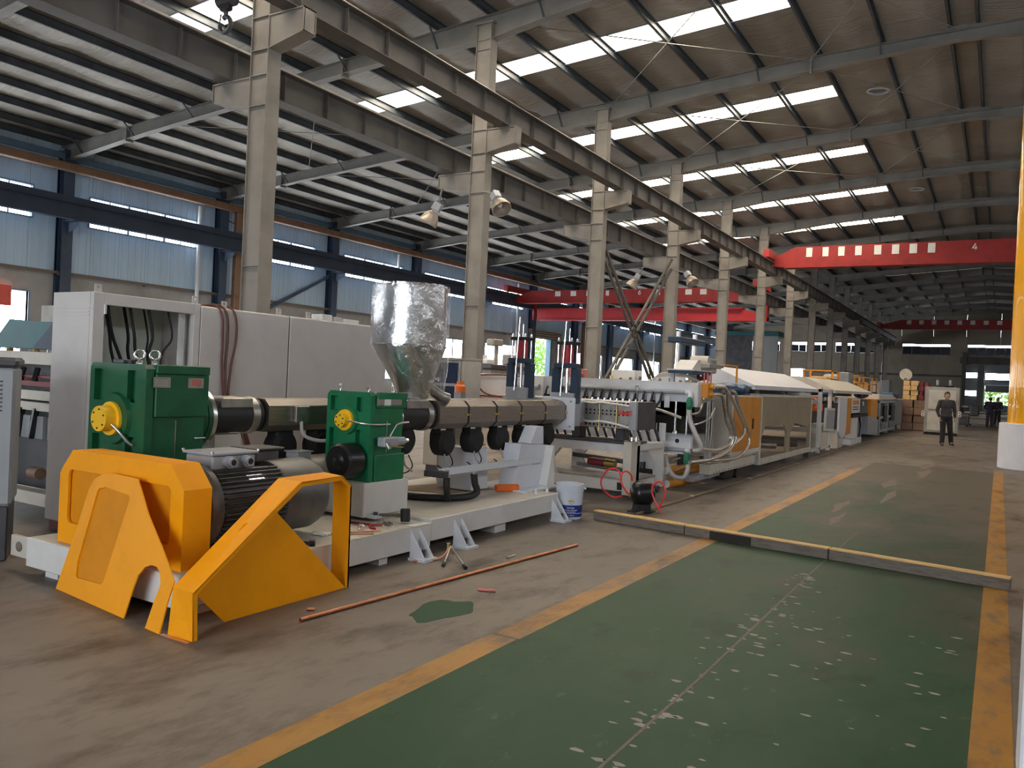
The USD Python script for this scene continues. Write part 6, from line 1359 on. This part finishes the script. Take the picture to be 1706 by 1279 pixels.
bcab.part('bezel', bx(-7.46, -6.94, 9.99, 10.02, 1.05, 1.715, .004), 'steel_dull'); bcab.part('screen', bx(-7.41, -6.99, 9.98, 9.992, 1.37, 1.68), 'screen_blue'); bcab.part('screen', bx(-7.41, -6.99, 9.98, 9.992, 1.08, 1.325), 'screen_blue')
bcab.part('plinth', bx(-7.55, -6.78, 10.05, 10.45, 0, .1), 'steel_dark')
bcab.part('orange_cap', lathe([(0, .08), (.09, .08), (.12, .05), (.16, .05)], (-6.66, 9.6, 1.25), (0, 0, 1), 16), 'orange_plastic', smooth=40)
bcab.part('cap_stand', bx(-6.72, -6.6, 9.54, 9.66, 0, 1.25), 'chute_grey')
lm = Thing('press_machine', 'grey column machine by the left hall windows, seen past the hopper', 'machine', (-13, 20.6, 0))
lm.part('table', bx(-13.4, -12.6, 19.7, 21.9, 1.72, 1.86, .02), 'steel_dark'); lm.part('body', bx(-13.3, -12.7, 19.9, 21.7, .05, 1.72, .03), 'motor_light')
lm.part('column', [cyl((-13, 20.55, 1.86), (-13, 20.55, 2.5), .06, 14), bx(-13.15, -12.85, 20.2, 20.7, 2.42, 2.62, .03)], 'motor_light'); lm.part('motor', [bx(-13.2, -12.8, 21.2, 21.8, 1.86, 2.2, .04)], 'motor_light')
lm.part('vice', [bx(-13.2, -12.8, 19.8, 20.2, 1.86, 2.0, .02), cyl((-13, 19.9, 2.0), (-13, 19.9, 2.12), .08, 14)], 'paper')
bo = Thing('booth', 'dark booth with a green canopy at the far end of the left hall', 'booth', (-16.5, 61, 0))
bo.part('canopy', bx(-18.6, -13.9, 60, 63, 5.4, 5.75, .03), 'teal_paint'); bo.part('dark_panel', bx(-17.8, -15.8, 60.1, 60.2, 0, 5.4), 'steel_dark'); bo.part('pale_panel', bx(-15.75, -13.95, 60.1, 60.2, 0, 5.4), 'wall_panel_grey')
for x in (-18.5, -14.0): bo.part('post', bx(x - .08, x + .08, 62.6, 62.8, 0, 5.4), 'steel_dark')
# ------------------------------------------------------------------ yellow pole and the white cabinet by the camera
pole = Thing('guard_column', 'tall yellow round column with a white base sleeve at the right edge', 'column', (.62, 21.4, 0))
pole.part('sleeve', lathe([(0, .64), (.01, .645), (1.0, .645), (1.015, .60), (1.015, .50)], (.64, 21.45, 0), (0, 0, 1), 64), 'pole_white', smooth=30)
pole.part('shaft', lathe([(1.0, .49), (9.2, .49)], (.64, 21.45, 0), (0, 0, 1), 64), 'pole_yellow', smooth=30)
wc = Thing('white_cabinet', 'edge of a tall white cabinet at the lower right border', 'cabinet', (.45, 3.6, 0))
wc.part('body', bx(.118, .75, 3.5, 3.93, .03, .98, .01), 'pole_white'); wc.part('plinth', bx(.13, .72, 3.52, 3.91, 0, .03), 'steel_dark')
# ------------------------------------------------------------------ people
def hull(a, b3, ra, rb, n=20):
    return m3.Manifold.batch_hull([m3.Manifold.sphere(ra, n).translate(tuple(a)), m3.Manifold.sphere(rb, n).translate(tuple(b3))])
def fuse(lst, L=.02, it=8):
    m = m3.Manifold.batch_boolean(lst, m3.OpType.Add).refine_to_length(L); v, f = tri(m)
    t = trimesh.Trimesh(v, f, process=True); trimesh.smoothing.filter_taubin(t, iterations=it); return t
def person(loc, rot, lab, H, shirt, trousers, pose, hands_back=False):
    t = Thing('person', lab, 'person', loc)
    s = H / 1.70; c, sn = math.cos(rot), math.sin(rot)
    W = lambda p: np.array([(p[0] * c - p[1] * sn) * s + loc[0], (p[0] * sn + p[1] * c) * s + loc[1], p[2] * s])
    def tr(tm): return (np.array([W(v) for v in tm.vertices]), np.array(tm.faces))
    # faces -y in its own frame; joints
    J = dict(pelvis=(0, 0, .92), chest=(0, .01, 1.26), neck=(0, .0, 1.44), head=(0, -.015, 1.585))
    J.update(pose)
    v3 = lambda k: np.array(J[k], float)
    limbs, skin, top, bot = [], [], [], []
    torso = [m3.Manifold.sphere(1, 28).scale((.165, .105, .17)).translate((0, .01, 1.28)), m3.Manifold.sphere(1, 28).scale((.15, .10, .16)).translate((0, .0, 1.06)), m3.Manifold.sphere(1, 28).scale((.16, .11, .12)).translate((0, .0, .93))]
    skin += torso + [hull((0, .01, 1.38), (0, -.005, 1.50), .055, .05), m3.Manifold.sphere(1, 28).scale((.075, .095, .11)).translate(J['head']), m3.Manifold.sphere(1, 20).scale((.058, .07, .06)).translate((0, -.035, 1.515)),
             m3.Manifold.batch_hull([m3.Manifold.sphere(.010, 10).translate((0, -.105, 1.60)), m3.Manifold.sphere(.016, 10).translate((0, -.118, 1.565)), m3.Manifold.sphere(.012, 10).translate((0, -.10, 1.56))])]
    for e in (-1, 1): skin.append(m3.Manifold.sphere(1, 14).scale((.012, .024, .034)).translate((e * .077, .005, 1.58)))
    top += [x for x in [m3.Manifold.sphere(1, 28).scale((.185, .125, .19)).translate((0, .01, 1.27)), m3.Manifold.sphere(1, 28).scale((.170, .125, .19)).translate((0, .0, 1.06)), m3.Manifold.batch_hull([m3.Manifold.sphere(.07, 20).translate((-.15, .01, 1.375)), m3.Manifold.sphere(.07, 20).translate((.15, .01, 1.375))]), m3.Manifold.sphere(1, 28).scale((.175, .13, .09)).translate((0, 0, .945))]]
    bot += [m3.Manifold.sphere(1, 28).scale((.172, .125, .13)).translate((0, .0, .89))]
    for e, S in ((-1, 'L'), (1, 'R')):
        sh, el, wr = np.array((e * .185, .01, 1.37)), v3('elbow' + S), v3('wrist' + S)
        skin += [hull(sh, el, .045, .038), hull(el, wr, .038, .026)]
        top += [hull(sh, el, .072, .055), hull(el, el + (wr - el) * .25, .053, .050)]
        top += [hull(el + (wr - el) * .25, el + (wr - el) * .82, .048, .04)]
        d = wr - el; d /= np.linalg.norm(d); side_ = np.cross(d, (0, 1.0, 0)); side_ = side_ / max(np.linalg.norm(side_), 1e-3); fw = np.cross(side_, d)
        pm = wr + d * .055
        skin.append(m3.Manifold.batch_hull([m3.Manifold.sphere(.022, 12).translate(tuple(wr)), m3.Manifold.sphere(.016, 12).translate(tuple(pm + fw * .03)), m3.Manifold.sphere(.016, 12).translate(tuple(pm - fw * .028)), m3.Manifold.sphere(.016, 12).translate(tuple(pm + d * .03))]))
        for q, (o_, L_) in enumerate(((.032, .062), (.012, .072), (-.010, .068), (-.030, .052))):
            a = pm + d * .025 + fw * o_; b3 = a + d * L_ * .55 - side_ * e * .010; c3 = b3 + d * L_ * .4 - side_ * e * .02
            skin += [hull(a, b3, .0095, .009, 10), hull(b3, c3, .009, .0075, 10)]
        th_ = wr + d * .025 + fw * .03; skin += [hull(th_, th_ + d * .03 + fw * .025, .012, .010, 10), hull(th_ + d * .03 + fw * .025, th_ + d * .06 + fw * .028, .010, .008, 10)]
        hp_, kn, an = np.array((e * .085, 0, .90)), v3('knee' + S), v3('ankle' + S)
        skin += [hull(hp_, kn, .075, .05), hull(kn, an, .05, .036), hull(an, an + np.array((0, -.10, -.035)), .036, .026)]
        bot += [hull(hp_, kn, .098, .078), hull(kn, an + (0, 0, .03), .078, .07)]
        heel = an + np.array((e * .0, .035, -.055)); toe = an + np.array((e * .02, -.15, -.065))
        t.part('shoe', tr(fuse([hull(heel, an + np.array((0, -.02, -.03)), .04, .045), hull(an + np.array((0, -.02, -.035)), toe, .045, .032)], .025, 4)), 'shoe_dark', smooth=60)
    t.part('body', tr(fuse(skin, .016, 6)), 'skin', smooth=60)
    t.part('shirt', tr(fuse(top, .025, 8)), shirt, smooth=60); t.part('trousers', tr(fuse(bot, .025, 8)), trousers, smooth=60)
    hair = m3.Manifold.sphere(1, 32).scale((.086, .107, .118)).translate((0, -.008, 1.595)) - m3.Manifold.cube((.4, .4, .4), True).translate((0, -.2 - .035, 1.42)) - m3.Manifold.cube((.4, .2, .30), True).translate((0, -.165, 1.49)) - m3.Manifold.cube((.4, .4, .2), True).translate((0, 0, 1.42))
    t.part('hair', tr(fuse([hair], .02, 2)), 'hair', smooth=60)
    for e in (-1, 1):
        t.part('eye', tr(trimesh.Trimesh(*tri(m3.Manifold.sphere(.010, 14).translate((e * .03, -.099, 1.595))), process=False)), 'paper'); t.part('pupil', tr(trimesh.Trimesh(*tri(m3.Manifold.sphere(.006, 10).translate((e * .03, -.105, 1.595))), process=False)), 'hair')
        t.part('eyebrow', tr(trimesh.Trimesh(*obx((e * .031, -.098, 1.62), (.035, .012, .007), None, .002), process=False)), 'hair')
    t.part('mouth', tr(trimesh.Trimesh(*obx((0, -.101, 1.527), (.04, .012, .009), None, .003), process=False)), 'pink_pipe')
    return t
person((-1.44, 29.0, 0), .35, 'man in a dark grey top and black trousers walking towards the camera', 1.70, 'shirt_grey', 'trousers_dark',
       dict(elbowL=(-.25, .07, 1.10), wristL=(-.20, -.02, .88), elbowR=(.26, .06, 1.10), wristR=(.235, -.05, .87), kneeL=(-.10, -.06, .49), ankleL=(-.12, -.10, .085), kneeR=(.13, -.01, .49), ankleR=(.21, .12, .10)))
person((-.46, 51.4, 0), math.pi + .1, 'worker in dark navy overalls standing with his back turned', 1.66, 'clothes_navy', 'clothes_navy',
       dict(elbowL=(-.25, -.02, 1.12), wristL=(-.12, -.16, 1.0), elbowR=(.25, -.02, 1.12), wristR=(.12, -.16, 1.0), kneeL=(-.10, 0, .48), ankleL=(-.11, .01, .085), kneeR=(.10, 0, .48), ankleR=(.11, .01, .085)))
person((-.12, 54.6, 0), -.2, 'worker facing the camera, half hidden behind the one in overalls', 1.66, 'motor_light' if False else 'clothes_navy', 'trousers_dark',
       dict(elbowL=(-.24, -.02, 1.12), wristL=(-.15, -.18, 1.02), elbowR=(.24, -.02, 1.12), wristR=(.15, -.18, 1.02), kneeL=(-.10, 0, .48), ankleL=(-.11, .01, .085), kneeR=(.10, 0, .48), ankleR=(.11, .01, .085)))
